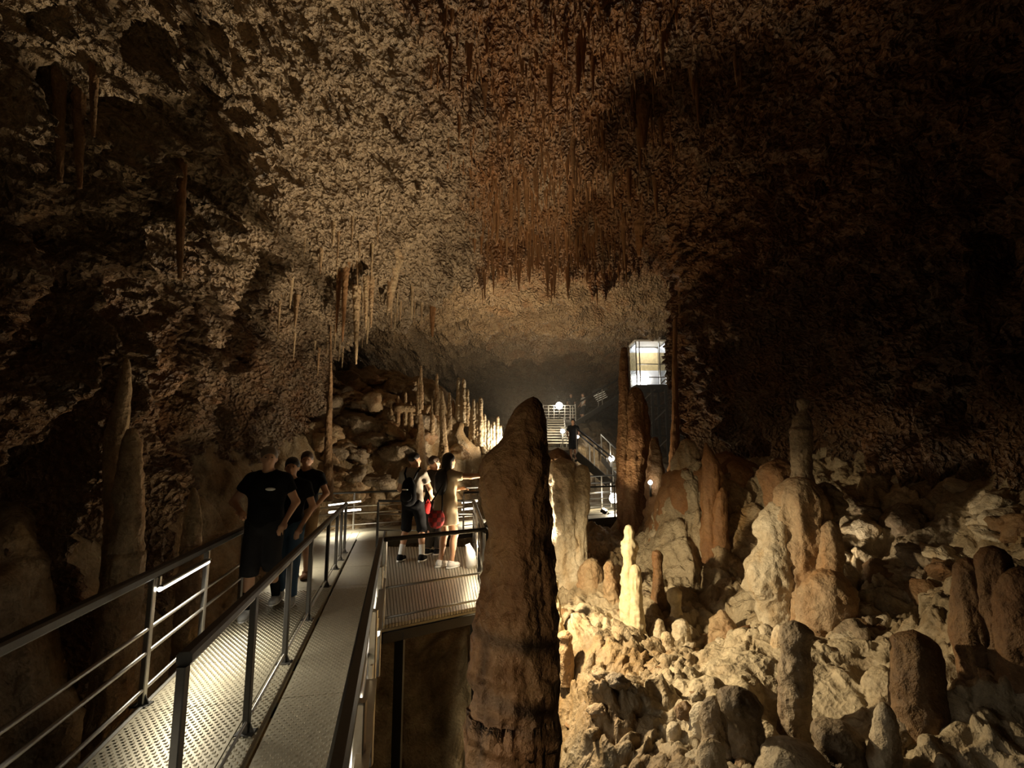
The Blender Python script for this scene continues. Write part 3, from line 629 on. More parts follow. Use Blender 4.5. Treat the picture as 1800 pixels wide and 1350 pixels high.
while straws < 240:
    x = rnd.gauss(1.0, 1.5); y = rnd.uniform(7.0, 16.8)
    if x < -1.6 or x > 3.8: continue
    if y < 12 and rnd.random() < 0.35: y = rnd.uniform(13.5, 16.6)
    z = shell_z(x, y)
    L = rnd.choice([0.25, 0.35, 0.5, 0.7, 1.0]) * rnd.uniform(0.7, 1.25); r = rnd.uniform(0.02, 0.05) * (1 + L * 0.5)
    tip = Vector((x + rnd.uniform(-.03, .03), y, z - L)); top = Vector((x, y, z + 0.3))
    o = spindle('stalactite', [tip, tip.lerp(top, 0.3), tip.lerp(top, 0.65), top], [r * 0.2, r * 0.5, r * 0.85, r * 1.4], M['rustst'], seed=200 + straws, flute=0.3, lump=0.2, seg=10, step=L / 8)
    zone = ('left', 'middle', 'right')[(x > 0.3) + (x > 1.6)]; row = ('nearest', 'central', 'farthest')[(y > 10) + (y > 13.8)]; size = 'long' if L > 0.55 else 'short'
    tag(o, f'{size} thin rust-brown stalactite in the {row} part of the roof fringe, {zone} side', 'stalactite', f'{size} stalactites of the roof fringe, {row} part, {zone} side')
    straws += 1
# finer straws beyond counting between them
sv, sq = [], []
for k in range(900):
    x = rnd.gauss(0.9, 1.3); y = rnd.uniform(6.5, 16.9)
    if x < -1.4 or x > 3.8: continue
    z = shell_z(x, y); L = rnd.uniform(0.12, 0.5); r = rnd.uniform(0.012, 0.035); n = len(sv)
    for q in range(5): sv.append((x + r * math.cos(q * 1.2566), y + r * math.sin(q * 1.2566), z + 0.12))
    for q in range(5): sv.append((x + r * .6 * math.cos(q * 1.2566), y + r * .6 * math.sin(q * 1.2566), z - L * 0.5))
    sv.append((x, y, z - L))
    for q in range(5): sq.append((n + q, n + (q + 1) % 5, n + 5 + (q + 1) % 5, n + 5 + q)); sq.append((n + 5 + q, n + 5 + (q + 1) % 5, n + 10))
sme = bpy.data.meshes.new('straw_stalactites'); sme.from_pydata(sv, [], sq); sme.polygons.foreach_set('use_smooth', [True] * len(sme.polygons)); sme.update()
tag(link('straw_stalactites', sme, M['rustst'], ceiling), kind='stuff')
for k in range(46):        # left wall and haunch
    t = rnd.random(); x = rnd.uniform(-5.2, -2.6); y = rnd.uniform(9.5, 15.5)
    z = shell_z(x, y); L = rnd.uniform(0.3, 0.9); r = rnd.uniform(0.02, 0.05)
    tip = Vector((x, y, z - L)); top = Vector((x, y, z + 0.4))
    o = spindle('stalactite', [tip, tip.lerp(top, 0.3), tip.lerp(top, 0.65), top], [r * 0.25, r * 0.6, r * 0.9, r * 1.4], M['stal'], seed=500 + k, flute=0.3, lump=0.25, seg=10, step=L / 8)
    size = 'longer' if L > 0.6 else 'small'; row = 'nearer' if y < 12.5 else 'farther'
    tag(o, f'{size} tan stalactite on the {row} part of the pitted left haunch', 'stalactite', f'{size} stalactites on the {row} left haunch')

# loose stones on the floor and the left bank: parts of the floor
def stone_mesh(seed):
    bm = bmesh.new(); bmesh.ops.create_icosphere(bm, subdivisions=3, radius=1.0)
    v = np.array([x.co[:] for x in bm.verts]); n = 0.55 * fbm((v * 1.1 + seed * 5.1).astype(np.float32), 3) + 0.22 * ridged((v * 2.0 + seed * 3.3).astype(np.float32), 2)
    for x, k in zip(bm.verts, n): x.co *= 1 + float(k)
    me = bpy.data.meshes.new('stone'); bm.to_mesh(me); bm.free()
    me.polygons.foreach_set('use_smooth', [True] * len(me.polygons))
    return me
stones = {}
for mk in ('stal', 'greyst', 'cream', 'brown'):
    stones[mk] = [stone_mesh(len(stones) * 7 + k) for k in range(4)]
    for me in stones[mk]: me.materials.append(M[mk])
spots = []
for k in range(70):
    x = rnd.uniform(0.35, 3.6); y = rnd.uniform(4.1, 8.6)
    if (x - 2.6) ** 2 + (y - 5.35) ** 2 < 0.9: continue
    spots.append((x, y, rnd.uniform(0.025, 0.075) * (1.35 if rnd.random() < 0.2 else 1), rnd.choice(['stal', 'stal', 'greyst', 'cream', 'brown'])))
for k in range(85):
    x = rnd.uniform(-5.6, -0.8); y = rnd.uniform(12.9, 16.0)
    spots.append((x, y, rnd.uniform(0.10, 0.34), rnd.choice(['stal', 'greyst', 'stal', 'brown'])))
for k in range(34):
    x = rnd.uniform(3.6, 5.8); y = rnd.uniform(5.6, 8.0)
    spots.append((x, y, rnd.uniform(0.06, 0.2), rnd.choice(['greyst', 'cream', 'brown'])))
sx = np.array([s[0] for s in spots]); sy = np.array([s[1] for s in spots]); sz = floor_full(sx, sy)
for (x, y, r, mk), z in zip(spots, sz):
    o = link('stone', rnd.choice(stones[mk]), None, floor, (x, y, z - r * 0.12))
    o.scale = (r * rnd.uniform(0.9, 1.5), r * rnd.uniform(0.8, 1.3), r * rnd.uniform(0.5, 0.95))
    o.rotation_euler = (rnd.uniform(-.4, .4), rnd.uniform(-.4, .4), rnd.uniform(0, 6.28))
# ---------------------------------------------------------------- walkway, rails and viewing platform
WD = Vector((-0.2167, 0.9762, 0)).normalized()      # direction of the walkway
WR = Vector((WD.y, -WD.x, 0))                       # to its right
O0 = Vector((-0.881, 0, 0))
def wp(s, off, z=0.0): return O0 + WD * s + WR * off + Vector((0, 0, z))
def oriented_panel(name, s0, s1, o0, o1, parent, mat, th=0.03, z=0.0):
    mb = MB(); q = [wp(s0, o0), wp(s1, o0), wp(s1, o1), wp(s0, o1)]
    mb.add([Vector((p.x, p.y, z - th)) for p in q] + [Vector((p.x, p.y, z)) for p in q], [(0,3,2,1),(4,5,6,7),(0,1,5,4),(1,2,6,5),(2,3,7,6),(3,0,4,7)])
    return mb.build(name, mat, parent)
S_END = 12.1
walk = empty('walkway', wp(0, 0), 0, 'long metal walkway of embossed grip plates leading to the platform', 'walkway')
walk_inv = Matrix.Translation(-Vector(walk.location))
def under(o):
    """keep a world-space mesh in place under a moved parent"""
    o.matrix_parent_inverse = o.parent.matrix_world.inverted() if False else Matrix.Translation(-Vector(o.parent.location)); return o
cuts = [0.35, 1.55, 2.75, 3.95, 4.75, 5.95, 7.15, 8.35, 9.55, 10.75, S_END]
for a, b in zip(cuts[:-1], cuts[1:]):
    under(oriented_panel('deck_panel', a + 0.004, b - 0.004, -0.77, -0.07, walk, M['deck']))
    under(oriented_panel('deck_panel', a + 0.004, b - 0.004, -0.062, 0.085, walk, M['deck']))
    under(oriented_panel('deck_panel', a + 0.004, b - 0.004, 0.115, 0.62, walk, M['deck']))
    mb = MB(); mb.bar(wp(b, -0.76, -0.075), wp(b, 0.61, -0.075), 0.06, 0.07); under(mb.build('cross_beam', M['darkmetal'], walk))
for off in (-0.79, 0.64):
    mb = MB(); mb.bar(wp(0.3, off, -0.07), wp(S_END, off, -0.07), 0.04, 0.16); under(mb.build('side_beam', M['darkmetal'] if off > 0 else M['steel'], walk))
mb = MB(); mb.bar(wp(0.3, 0.618, -0.002), wp(S_END, 0.618, -0.002), 0.012, 0.012); under(mb.build('edge_strip', M['steel'], walk))
# grip pattern: rows of pressed nubs
nub_v, nub_q = [], []
ring = [(0.5, 0.3), (0.5, -0.3), (-0.5, -0.3), (-0.5, 0.3)]
def nub_rows(s0, s1, o0, o1, ps, po, ln, wd, h):
    k = 0
    s = s0
    while s < s1:
        o = o0 + (po / 2 if k % 2 else 0)
        while o < o1:
            n = len(nub_v)
            for f, z in ((1.0, 0.0), (0.6, h)):
                for a, b in ring: nub_v.append(tuple(wp(s + a * ln * f, o + b * wd * f, z)))
            for i in range(4): nub_q.append((n + i, n + (i + 1) % 4, n + 4 + (i + 1) % 4, n + 4 + i))
            nub_q.append((n + 4, n + 5, n + 6, n + 7))
            o += po
        s += ps; k += 1
nub_rows(0.6, 7.0, -0.75, -0.08, 0.034, 0.042, 0.024, 0.030, 0.006)
nub_rows(0.6, 7.0, -0.05, 0.075, 0.034, 0.042, 0.024, 0.030, 0.006)
nub_rows(0.6, 7.0, 0.135, 0.605, 0.034, 0.042, 0.024, 0.030, 0.004)
o = link('grip_nubs', np_mesh('grip_nubs', np.array(nub_v), np.array(nub_q), False), M['deck'], walk); under(o); tag(o, kind='stuff')

def railing(label, pts, posts, bars, h=0.84, base=True, hr=(0.055, 0.045), post_w=0.04, mat_post='steel', mat_top='black', name='railing', bar_r=0.013, group=None):
    """pts: ground polyline; posts: parameters along it (0..1 per segment, segment, t); bars: heights of the lower bars"""
    pts = [Vector(p) for p in pts]
    t = empty(name, pts[0], 0, label, 'railing', group)
    up = Vector((0, 0, 1))
    for a, b in zip(pts[:-1], pts[1:]):
        mb = MB(); mb.bar(a + up * h, b + up * h, hr[0], hr[1], ch=0.012); under(mb.build('handrail', M[mat_top], t))
        for z in bars:
            mb = MB(); mb.tube([a + up * z, b + up * z], bar_r, 8); under(mb.build('bar', M['steel'], t, True))
    for p in posts:
        p = Vector(p); mb = MB(); mb.bar(p + up * 0.0, p + up * (h - hr[1] / 2), post_w, post_w, up=(0, 1, 0), ch=0.005); po = under(mb.build('post', M[mat_post], t))
        if base:
            mb = MB(); mb.box((p.x - 0.055, p.y - 0.045, p.z), (p.x + 0.055, p.y + 0.045, p.z + 0.010))
            mb.add([p + Vector(q) for q in ((0.02, -.004, .01), (0.05, -.004, .01), (0.02, -.004, .07), (0.02, .004, .01), (0.05, .004, .01), (0.02, .004, .07))], [(0,1,2),(3,5,4),(0,3,4,1),(1,4,5,2),(2,5,3,0)])
            mb.build('base_plate', M['darkmetal'], po)
    return t
def line_at(y, off):  # point of the walkway line at depth y with a sideways offset
    s = (y - WR.y * off) / WD.y
    return wp(s, off)
mid_posts = [line_at(y, 0.0) for y in (2.32, 3.42, 4.5, 5.61, 6.98, 8.0, 8.65, 9.3)]
railing('black-topped middle handrail dividing the walkway into two lanes', [mid_posts[0], mid_posts[-1]], mid_posts, [0.80, 0.07], bar_r=0.010, hr=(0.062, 0.055), mat_post='darkmetal')
lp = [line_at(y, -0.80) for y in (0.6, 2.3, 3.78, 4.82, 5.95, 7.2, 8.5, 10.0, 11.0)]
railing('black-topped outer handrail along the left edge of the walkway', [lp[0], lp[-1]], lp[1:], [0.10, 0.34, 0.50], h=0.87, hr=(0.07, 0.06))
def rail_r(y, dx=0.0): return Vector((-0.14 - 0.222 * y + dx, y, 0))
rp = [rail_r(y) for y in (0.9, 2.0, 3.1, 4.25, 5.43)]
railing('black-topped handrail along the right edge of the walkway above the dark pit', [rail_r(0.45), rp[-1]], [q + Vector((0.035, 0, 0)) for q in rp[:-1]], [0.08, 0.36, 0.58], base=False, hr=(0.058, 0.045), name='railing')

# viewing platform
PA = gnd(672, 1100); PB = gnd(850, 1064); PC = Vector((-0.72, 9.9, 0)); PD = Vector((-0.30 - 0.225 * 9.9, 9.9, 0))
plat = empty('viewing_platform', PA, 0, 'slatted metal viewing platform beside the walkway with three people on it', 'platform')
nsl = 34
for k in range(nsl):
    a0, a1 = k / nsl, (k + 0.80) / nsl
    q = [PA.lerp(PB, a0), PA.lerp(PB, a1), PD.lerp(PC, a1), PD.lerp(PC, a0)]
    mb = MB(); mb.add([p - Vector((0, 0, 0.035)) for p in q] + q, [(0,3,2,1),(4,5,6,7),(0,1,5,4),(1,2,6,5),(2,3,7,6),(3,0,4,7)])
    under(mb.build('slat', M['slat'], plat))
mb = MB(); q = [PA, PB, PC, PD]; mb.add([p - Vector((0, 0, 0.065)) for p in q] + [p - Vector((0, 0, 0.04)) for p in q], [(0,3,2,1),(4,5,6,7),(0,1,5,4),(1,2,6,5),(2,3,7,6),(3,0,4,7)])
under(mb.build('deck_base', M['deck'], plat))
for a, b in ((PA, PB), (PB, PC)):
    mb = MB(); mb.bar(a - Vector((0, 0, 0.12)), b - Vector((0, 0, 0.12)), 0.05, 0.10); under(mb.build('edge_beam', M['darkmetal'], plat))
for p in (PA + Vector((.15, .15, 0)), PB + Vector((-.1, .25, 0)), PC, PD):
    mb = MB(); mb.bar(p - Vector((0, 0, 3.2)), p - Vector((0, 0, 0.1)), 0.09, 0.09, up=(0, 1, 0)); under(mb.build('support_leg', M['darkmetal'], plat))
railing('black-topped handrail across the front of the viewing platform', [PA, PB], [PA, PB], [0.07, 0.36], base=False, bar_r=0.012)
side = railing('handrail with a diagonal brace on the right side of the viewing platform', [PB, PC], [PB.lerp(PC, 0.33), PB.lerp(PC, 0.66), PC], [0.07, 0.36, 0.6], base=False, mat_post='darkmetal')
for t0, t1 in ((0.02, 0.33), (0.33, 0.66)):
    mb = MB(); mb.bar(PB.lerp(PC, t0) + Vector((0, 0, 0.1)), PB.lerp(PC, t1) + Vector((0, 0, 0.78)), 0.03, 0.03); under(mb.build('brace', M['steel'], side))
railing('low rail between the walkway and the back of the viewing platform', [PC, PD], [PD, PC.lerp(PD, .5)], [0.30, 0.6], base=False, mat_post='darkmetal')

# second run of the walkway, turning right behind the platform
D2 = Vector((0.838, 0.545, 0)).normalized(); R2 = Vector((D2.y, -D2.x, 0)); O2 = Vector((-4.3, 11.0, -0.012))
def w2(s, off, z=0.0): return O2 + D2 * s + R2 * off + Vector((0, 0, z))
walk2 = empty('walkway', w2(0, 0), 0, 'far cross walkway turning right behind the viewing platform', 'walkway')
for k in range(7):
    a, b = k * 1.35, k * 1.35 + 1.34
    mb = MB(); q = [w2(a, -0.75), w2(b, -0.75), w2(b, 0.75), w2(a, 0.75)]
    mb.add([p - Vector((0, 0, 0.04)) for p in q] + q, [(0,3,2,1),(4,5,6,7),(0,1,5,4),(1,2,6,5),(2,3,7,6),(3,0,4,7)])
    under(mb.build('deck_panel', M['deck'], walk2))
for off in (-0.77, 0.77):
    mb = MB(); mb.bar(w2(0, off, -0.09), w2(9.45, off, -0.09), 0.05, 0.18); under(mb.build('side_beam', M['darkmetal'], walk2))
for s in (1.0, 4.0, 7.0, 9.2):
    mb = MB(); mb.bar(w2(s, 0.6, -2.2), w2(s, 0.6, -0.1), 0.1, 0.1, up=(0, 1, 0)); under(mb.build('support_leg', M['darkmetal'], walk2))
railing('dark rail along the back of the far cross walkway', [w2(0.0, -0.75), w2(9.4, -0.75)], [w2(s, -0.75) for s in (0.0, 1.2, 2.4, 3.6, 4.8, 6.0, 7.2, 8.4, 9.4)], [0.1, 0.36, 0.52], base=False)
railing('dark rail along the front of the far cross walkway', [w2(3.3, 0.75), w2(9.4, 0.75)], [w2(s, 0.75) for s in (3.3, 4.5, 5.7, 6.9, 8.1, 9.4)], [0.1, 0.36, 0.52], base=False)
# ---------------------------------------------------------------- far stairs, landings and the lift
def slab(name, q, th, mat, parent):
    q = [Vector(p) for p in q]; mb = MB()
    mb.add([p - Vector((0, 0, th)) for p in q] + q, [(0,3,2,1),(4,5,6,7),(0,1,5,4),(1,2,6,5),(2,3,7,6),(3,0,4,7)])
    return under(mb.build(name, mat, parent))
def stairs(label, a, b, width, n, name='staircase', side=Vector((0, 1, 0)), tread='slat', rails=True):
    """flight from foot a to head b; side: direction of its width"""
    a = Vector(a); b = Vector(b); t = empty(name, a, 0, label, 'stairs')
    run = (b - a); dh = Vector((run.x, run.y, 0)); d = dh.normalized()
    for k in range(n):
        p = a + run * ((k + 1) / n); q = p - dh / n * 1.05
        lo = Vector((q.x, q.y, p.z)); hi = Vector((p.x, p.y, p.z))
        slab('tread', [lo, hi, hi + side * width, lo + side * width], 0.05, M[tread], t)
    for w in (0, width):
        mb = MB(); mb.bar(a + side * w + Vector((0, 0, -0.02)), b + side * w + Vector((0, 0, -0.02)), 0.05, 0.22); under(mb.build('stringer', M['darkmetal'], t))
        if rails:
            mb = MB(); mb.bar(a + side * w + Vector((0, 0, 0.95)), b + side * w + Vector((0, 0, 0.95)), 0.05, 0.05); under(mb.build('handrail', M['black'], t))
            for f in (0.0, 0.5, 1.0):
                p = a.lerp(b, f) + side * w; mb = MB(); mb.bar(p, p + Vector((0, 0, 0.95)), 0.04, 0.04, up=(0, 1, 0)); under(mb.build('post', M['steel'], t))
    return t
# low landing at the end of the cross walkway
e0 = w2(9.45, 0)
ld = empty('landing', (2.6, 15.6, 0.1), 0, 'steel landing with a bright lamp below the two tall brown columns', 'platform')
q0 = [gnd(1022, 897, 0.05), gnd(1092, 890, 0.05), Vector((4.0, 18.4, 0.05)), Vector((2.3, 18.6, 0.05))]
slab('landing_plate', q0, 0.06, M['deck'], ld)
mb = MB(); mb.bar(q0[0] - Vector((0, 0, .2)), q0[1] - Vector((0, 0, .2)), 0.06, 0.3); under(mb.build('edge_beam', M['darkmetal'], ld))
for p in (q0[0], q0[1]):
    mb = MB(); mb.bar(p - Vector((0, 0, 2.6)), p - Vector((0, 0, .1)), 0.1, 0.1, up=(0, 1, 0)); under(mb.build('support_leg', M['darkmetal'], ld))
railing('steel rail in front of the low far landing', [q0[0], q0[1]], [q0[0], q0[0].lerp(q0[1], 0.5), q0[1]], [0.5], base=False, mat_post='steel', h=1.0)
stairs('lit steel stairs climbing left from the low far landing', at(1078, 852, 18.6), at(1014, 797, 19.6), 1.1, 9)
stairs('short flight of lit steps at the right of the low far landing', at(1092, 846, 17.6), at(1058, 806, 20.5), 1.0, 7, side=Vector((0.9, 0.2, 0)))
# upper platform with the dark stair and the people
up_ = empty('landing', at(985, 786, 22), 0, 'bright-edged upper landing under the dark stair', 'platform')
u0 = at(955, 786, 22); u1 = at(1004, 786, 22)
slab('landing_plate', [u0, u1, u1 + Vector((0, 1.6, 0)), u0 + Vector((0, 1.6, 0))], 0.12, M['slat'], up_)
for p in (u0, u1):
    mb = MB(); mb.bar(p - Vector((0, 0, 2.2)), p, 0.1, 0.1, up=(0, 1, 0)); under(mb.build('support_leg', M['darkmetal'], up_))
stairs('dark flight of stairs below the bright round lamp', at(962, 783, 22.6), at(962, 738, 26), 0.85, 10, side=Vector((1, 0, 0)), tread='slat', rails=False)
stairs('second narrow flight of lit steps beside the dark stairs', at(986, 783, 22.6), at(986, 752, 25), 0.5, 7, side=Vector((1, 0, 0)), tread='slat', rails=False)
top = empty('landing', at(985, 738, 26.5), 0, 'top landing with wire mesh fence where small figures stand', 'platform')
t0 = at(955, 738, 26.3); t1 = at(1012, 738, 26.3)
slab('landing_plate', [t0, t1, t1 + Vector((0.4, 5.5, 0)), t0 + Vector((0, 5.5, 0))], 0.14, M['darkmetal'], top)
for k in range(7):
    p = t0.lerp(t1, k / 6); mb = MB(); mb.bar(p, p + Vector((0, 0, 0.75)), 0.03, 0.03, up=(0, 1, 0)); under(mb.build('fence_post', M['steel'], top))
for k in range(5):
    mb = MB(); h = Vector((0, 0, 0.12 + 0.155 * k)); mb.bar(t0 + h, t1 + h, 0.02, 0.02); under(mb.build('fence_wire', M['steel'], top))
stairs('inclined dark stair climbing right towards the lift', at(1012, 744, 25.5), at(1104, 688, 26.5), 1.2, 14, tread='darkmetal')
lou = empty('step_grille', at(1054, 690, 28), 0, 'tilted stack of lit white steps above the inclined stair', 'stairs')
for k in range(4):
    a = at(1044 + k * 2.2, 696.5 + k * 3.0, 28); b = at(1062 + k * 1.6, 688.5 + k * 3.0, 28)
    mb = MB(); mb.bar(a, b, 0.25, 0.045); under(mb.build('slat', M['white'], lou))
mb = MB(); mb.bar(at(1042, 692, 28.1), at(1066, 681, 28.1), 0.3, 0.3); under(mb.build('frame', M['darkmetal'], lou))
# the lift: glazed cabin at the top of a steel frame
LY = 24.0
c00 = at(1120, 676, LY); c11 = at(1169, 600, LY)
x0, x1, z0, z1 = c00.x, c11.x, c00.z, c11.z; dep = 1.3
lift = empty('lift_cabin', ((x0 + x1) / 2, LY, z0), 0, 'brightly lit glass lift cabin high on a steel frame', 'lift')
mb = MB(); mb.box((x0 - .05, LY, z0 - 0.22), (x1 + .05, LY + dep, z0)); under(mb.build('cabin_floor', M['darkmetal'], lift))
mb = MB(); mb.box((x0 - .04, LY, z1), (x1 + .04, LY + dep, z1 + 0.08)); under(mb.build('cabin_roof', M['white'], lift))
mb = MB(); mb.box((x0, LY + dep - 0.04, z0), (x1, LY + dep, z0 + 0.88)); under(mb.build('back_panel', M['white'], lift))
mb = MB(); mb.box((x0, LY + dep - 0.035, z0 + 0.88), (x1, LY + dep, z1 - 0.3)); under(mb.build('tan_panel', M['tanpanel'], lift))
mb = MB(); mb.box((x0, LY + dep - 0.04, z1 - 0.3), (x1, LY + dep, z1)); under(mb.build('top_panel', M['white'], lift))
for x in (x0, x0 + 0.16, x1 - 0.3, x1):
    mb = MB(); mb.box((x - 0.022, LY - 0.02, z0), (x + 0.022, LY + 0.025, z1)); under(mb.build('mullion', M['steel'], lift))
for z in (z0 + 0.35, z0 + 0.98):
    mb = MB(); mb.box((x0, LY - 0.015, z - 0.02), (x1, LY + 0.02, z + 0.02)); under(mb.build('rail', M['steel'], lift))
for s in (x0 + 0.01, x1 - 0.01):
    mb = MB(); mb.box((s - 0.006, LY + .03, z0), (s + 0.006, LY + dep - 0.05, z1)); under(mb.build('glass_pane', M['glass'], lift))
for k, (xx, zz, w) in enumerate(((x0 + 0.5, z0 + 0.50, 0.36), (x0 + 0.45, z0 + 0.22, 0.3))):
    mb = MB(); mb.tube([(xx - w, LY + dep - 0.12, zz), (xx + w, LY + dep - 0.12, zz)], 0.085, 10); under(mb.build('light_tube', M['coldglow'], lift, True))
fr = empty('lift_tower', ((x0 + x1) / 2, LY, 0), 0, 'dark steel tower carrying the lit lift cabin', 'tower')
for x in (x0 + 0.05, (x0 + x1) / 2, x1 - 0.05):
    for y in (LY + 0.05, LY + dep):
        mb = MB(); mb.bar((x, y, -0.5), (x, y, z0 - 0.2), 0.11, 0.11, up=(0, 1, 0)); under(mb.build('post', M['darkmetal'], fr))
for z in (1.2, 2.6, 4.0):
    mb = MB(); mb.bar((x0, LY + 0.05, z), (x1, LY + 0.05, z), 0.08, 0.08); under(mb.build('beam', M['darkmetal'], fr))
    mb = MB(); mb.bar((x0, LY + 0.05, z), (x1, LY + 0.05, z + 1.3), 0.05, 0.05); under(mb.build('brace', M['steel'], fr))
# ---------------------------------------------------------------- lamps
def spot_lamp(label, loc, aim, power, color=WARM, angle=120, blend=0.6, size=0.06, visible=True, lens='lens', name='floodlight', r=0.09):
    """small box floodlight: housing, glowing lens, yoke and its light"""
    loc = Vector(loc); aim = Vector(aim); d = (aim - loc).normalized()
    t = empty(name, loc, 0, label, 'floodlight')
    u = d.cross(Vector((0, 0, 1)));  u = Vector((1, 0, 0)) if u.length < 1e-3 else u.normalized()
    w = u.cross(d).normalized()
    mb = MB(); mb.bar(loc - d * r * 1.1, loc - d * 0.012, r * 2.0, r * 1.5, up=w, ch=0.015); under(mb.build('housing', M['black'], t))
    mb = MB(); mb.bar(loc - d * 0.014, loc - d * 0.004, r * 1.7, r * 1.2, up=w); under(mb.build('lens', M[lens], t))
    mb = MB(); mb.bar(loc - d * r * .6 + u * r * 1.15 - w * r * 1.4, loc - d * r * .6 + u * r * 1.15, 0.02, 0.012); mb.bar(loc - d * r * .6 - u * r * 1.15 - w * r * 1.4, loc - d * r * .6 - u * r * 1.15, 0.02, 0.012)
    mb.bar(loc - d * r * .6 - u * r * 1.15 - w * r * 1.4, loc - d * r * .6 + u * r * 1.15 - w * r * 1.4, 0.02, 0.012); under(mb.build('yoke', M['darkmetal'], t))
    L = bpy.data.lights.new('lamp_light', 'SPOT'); L.energy = power; L.color = color; L.spot_size = math.radians(angle); L.spot_blend = blend; L.shadow_soft_size = size
    lo = bpy.data.objects.new('lamp_light', L); C.objects.link(lo); lo.parent = t
    lo.location = d * 0.02; lo.rotation_euler = d.to_track_quat('-Z', 'Y').to_euler()
    return t

def strip_light(label, a, b, drop=0.09, power=None, brackets=True, inward=(0, 0, 0)):
    """glowing strip lamp slung under a handrail"""
    a = Vector(a); b = Vector(b); t = empty('strip_light', a.lerp(b, 0.5), 0, label, 'strip light')
    mb = MB(); mb.tube([a, b], 0.016, 10); under(mb.build('tube', M['tube'], t, True))
    mb = MB(); mb.bar(a + Vector((0, 0, 0.022)), b + Vector((0, 0, 0.022)), 0.05, 0.012); under(mb.build('reflector', M['steel'], t))
    if brackets:
        for p in (a, b):
            mb = MB(); mb.bar(p + Vector((0, 0, .03)), p + Vector((0, 0, drop)), 0.012, 0.02, up=(0, 1, 0)); under(mb.build('bracket', M['steel'], t))
    L = bpy.data.lights.new('strip_glow', 'AREA'); L.shape = 'RECTANGLE'; L.size = (b - a).length; L.size_y = 0.04; L.energy = power or POWER['strip']; L.color = DAYTUBE
    lo = bpy.data.objects.new('strip_glow', L); C.objects.link(lo); lo.parent = t
    d = (b - a).normalized(); zax = -(Vector((0, 0, -1)) + Vector(inward)).normalized(); yax = zax.cross(d).normalized(); L.spread = math.radians(130)
    lo.location = zax * -0.03; lo.rotation_euler = Matrix((yax.cross(zax), yax, zax)).transposed().to_euler()
    return t
up = Vector((0, 0, 1))
lA, lB = line_at(3.80, -0.76), line_at(4.75, -0.76)
strip_light('glowing strip lamp under the left handrail in the foreground', lA + up * 0.755, lB + up * 0.755, inward=WR * 0.6)
strip_light('glowing strip lamp under the left handrail nearest the camera', line_at(1.3, -0.76) + up * 0.70, line_at(2.2, -0.76) + up * 0.70, inward=WR * 0.6)
strip_light('glowing strip lamp under the left handrail beside the walking group', line_at(7.4, -0.76) + up * 0.70, line_at(8.4, -0.76) + up * 0.70, inward=WR * 0.6)
strip_light('bright strip lamp on the far corner rail behind the walking group', at(578, 888, 11.2), at(634, 881, 11.9), power=22)
strip_light('bright lower strip lamp on the far corner rail', at(578, 901, 11.2), at(634, 896, 11.9), power=14, brackets=False)
strip_light('bright strip lamp on the cross walkway behind the pointing woman', at(812, 884, 13.2), at(852, 879, 13.7), power=22)
strip_light('bright lower strip lamp behind the pointing woman', at(812, 896, 13.2), at(852, 892, 13.7), power=14, brackets=False)
strip_light('glowing tube standing in for reflections on the right railing nearest the camera', rail_r(1.2, .05) + up * 0.62, rail_r(2.6, .05) + up * 0.62, power=1.2, inward=WR * -1.2)  # glowing tube imitates bright reflections along the right railing
strip_light('glowing tube standing in for reflections on the right railing close to the platform', rail_r(3.3, .05) + up * 0.62, rail_r(4.6, .05) + up * 0.62, power=1.2, inward=WR * -1.2)  # same glowing stand-in for reflections, nearer the platform

spot_lamp('floodlight clipped to the platform corner aimed at the stalagmites', PB + Vector((0.12, 0.02, 0.86)), (2.3, 6.9, -2.2), POWER['rail_flood'], YELLOW, 136, 0.5)
spot_lamp('floodlight at the foot of the lit stalagmite row', at(893, 785, 16.0), at(820, 700, 15.9), POWER['ridge'], NEUTRAL, 150, 0.6)
spot_lamp('floodlight below the platform washing the left haunch of the vault', (0.30, 8.9, -0.4), (-2.4, 9.2, 7.5), POWER['roof_left'], NEUTRAL, 116, 1.0)
spot_lamp('floodlight below the cross walkway washing the middle of the roof', (0.9, 10.4, -0.3), (1.3, 11.0, 8.5), POWER['roof_mid'], WARM, 64, 1.0)
spot_lamp('floodlight on the cross walkway rail lighting the boulder slope', (0.2, 13.6, 0.9), (-3.6, 14.4, 1.7), POWER['slope'], NEUTRAL, 80, 0.9)
spot_lamp('added out-of-frame fill floodlight on the left handrail aimed at the huge stalagmite', (-1.62, -0.25, 1.05), (0.05, 3.0, 0.8), POWER['column_fill'], WARM, 48, 0.9)  # added unseen lamp, lights the front of the huge stalagmite
spot_lamp('floodlight behind the cross walkway washing the far roof', (0.3, 17.2, 2.3), (0.8, 20.0, 8.6), POWER['far'], WARM, 135, 0.9)

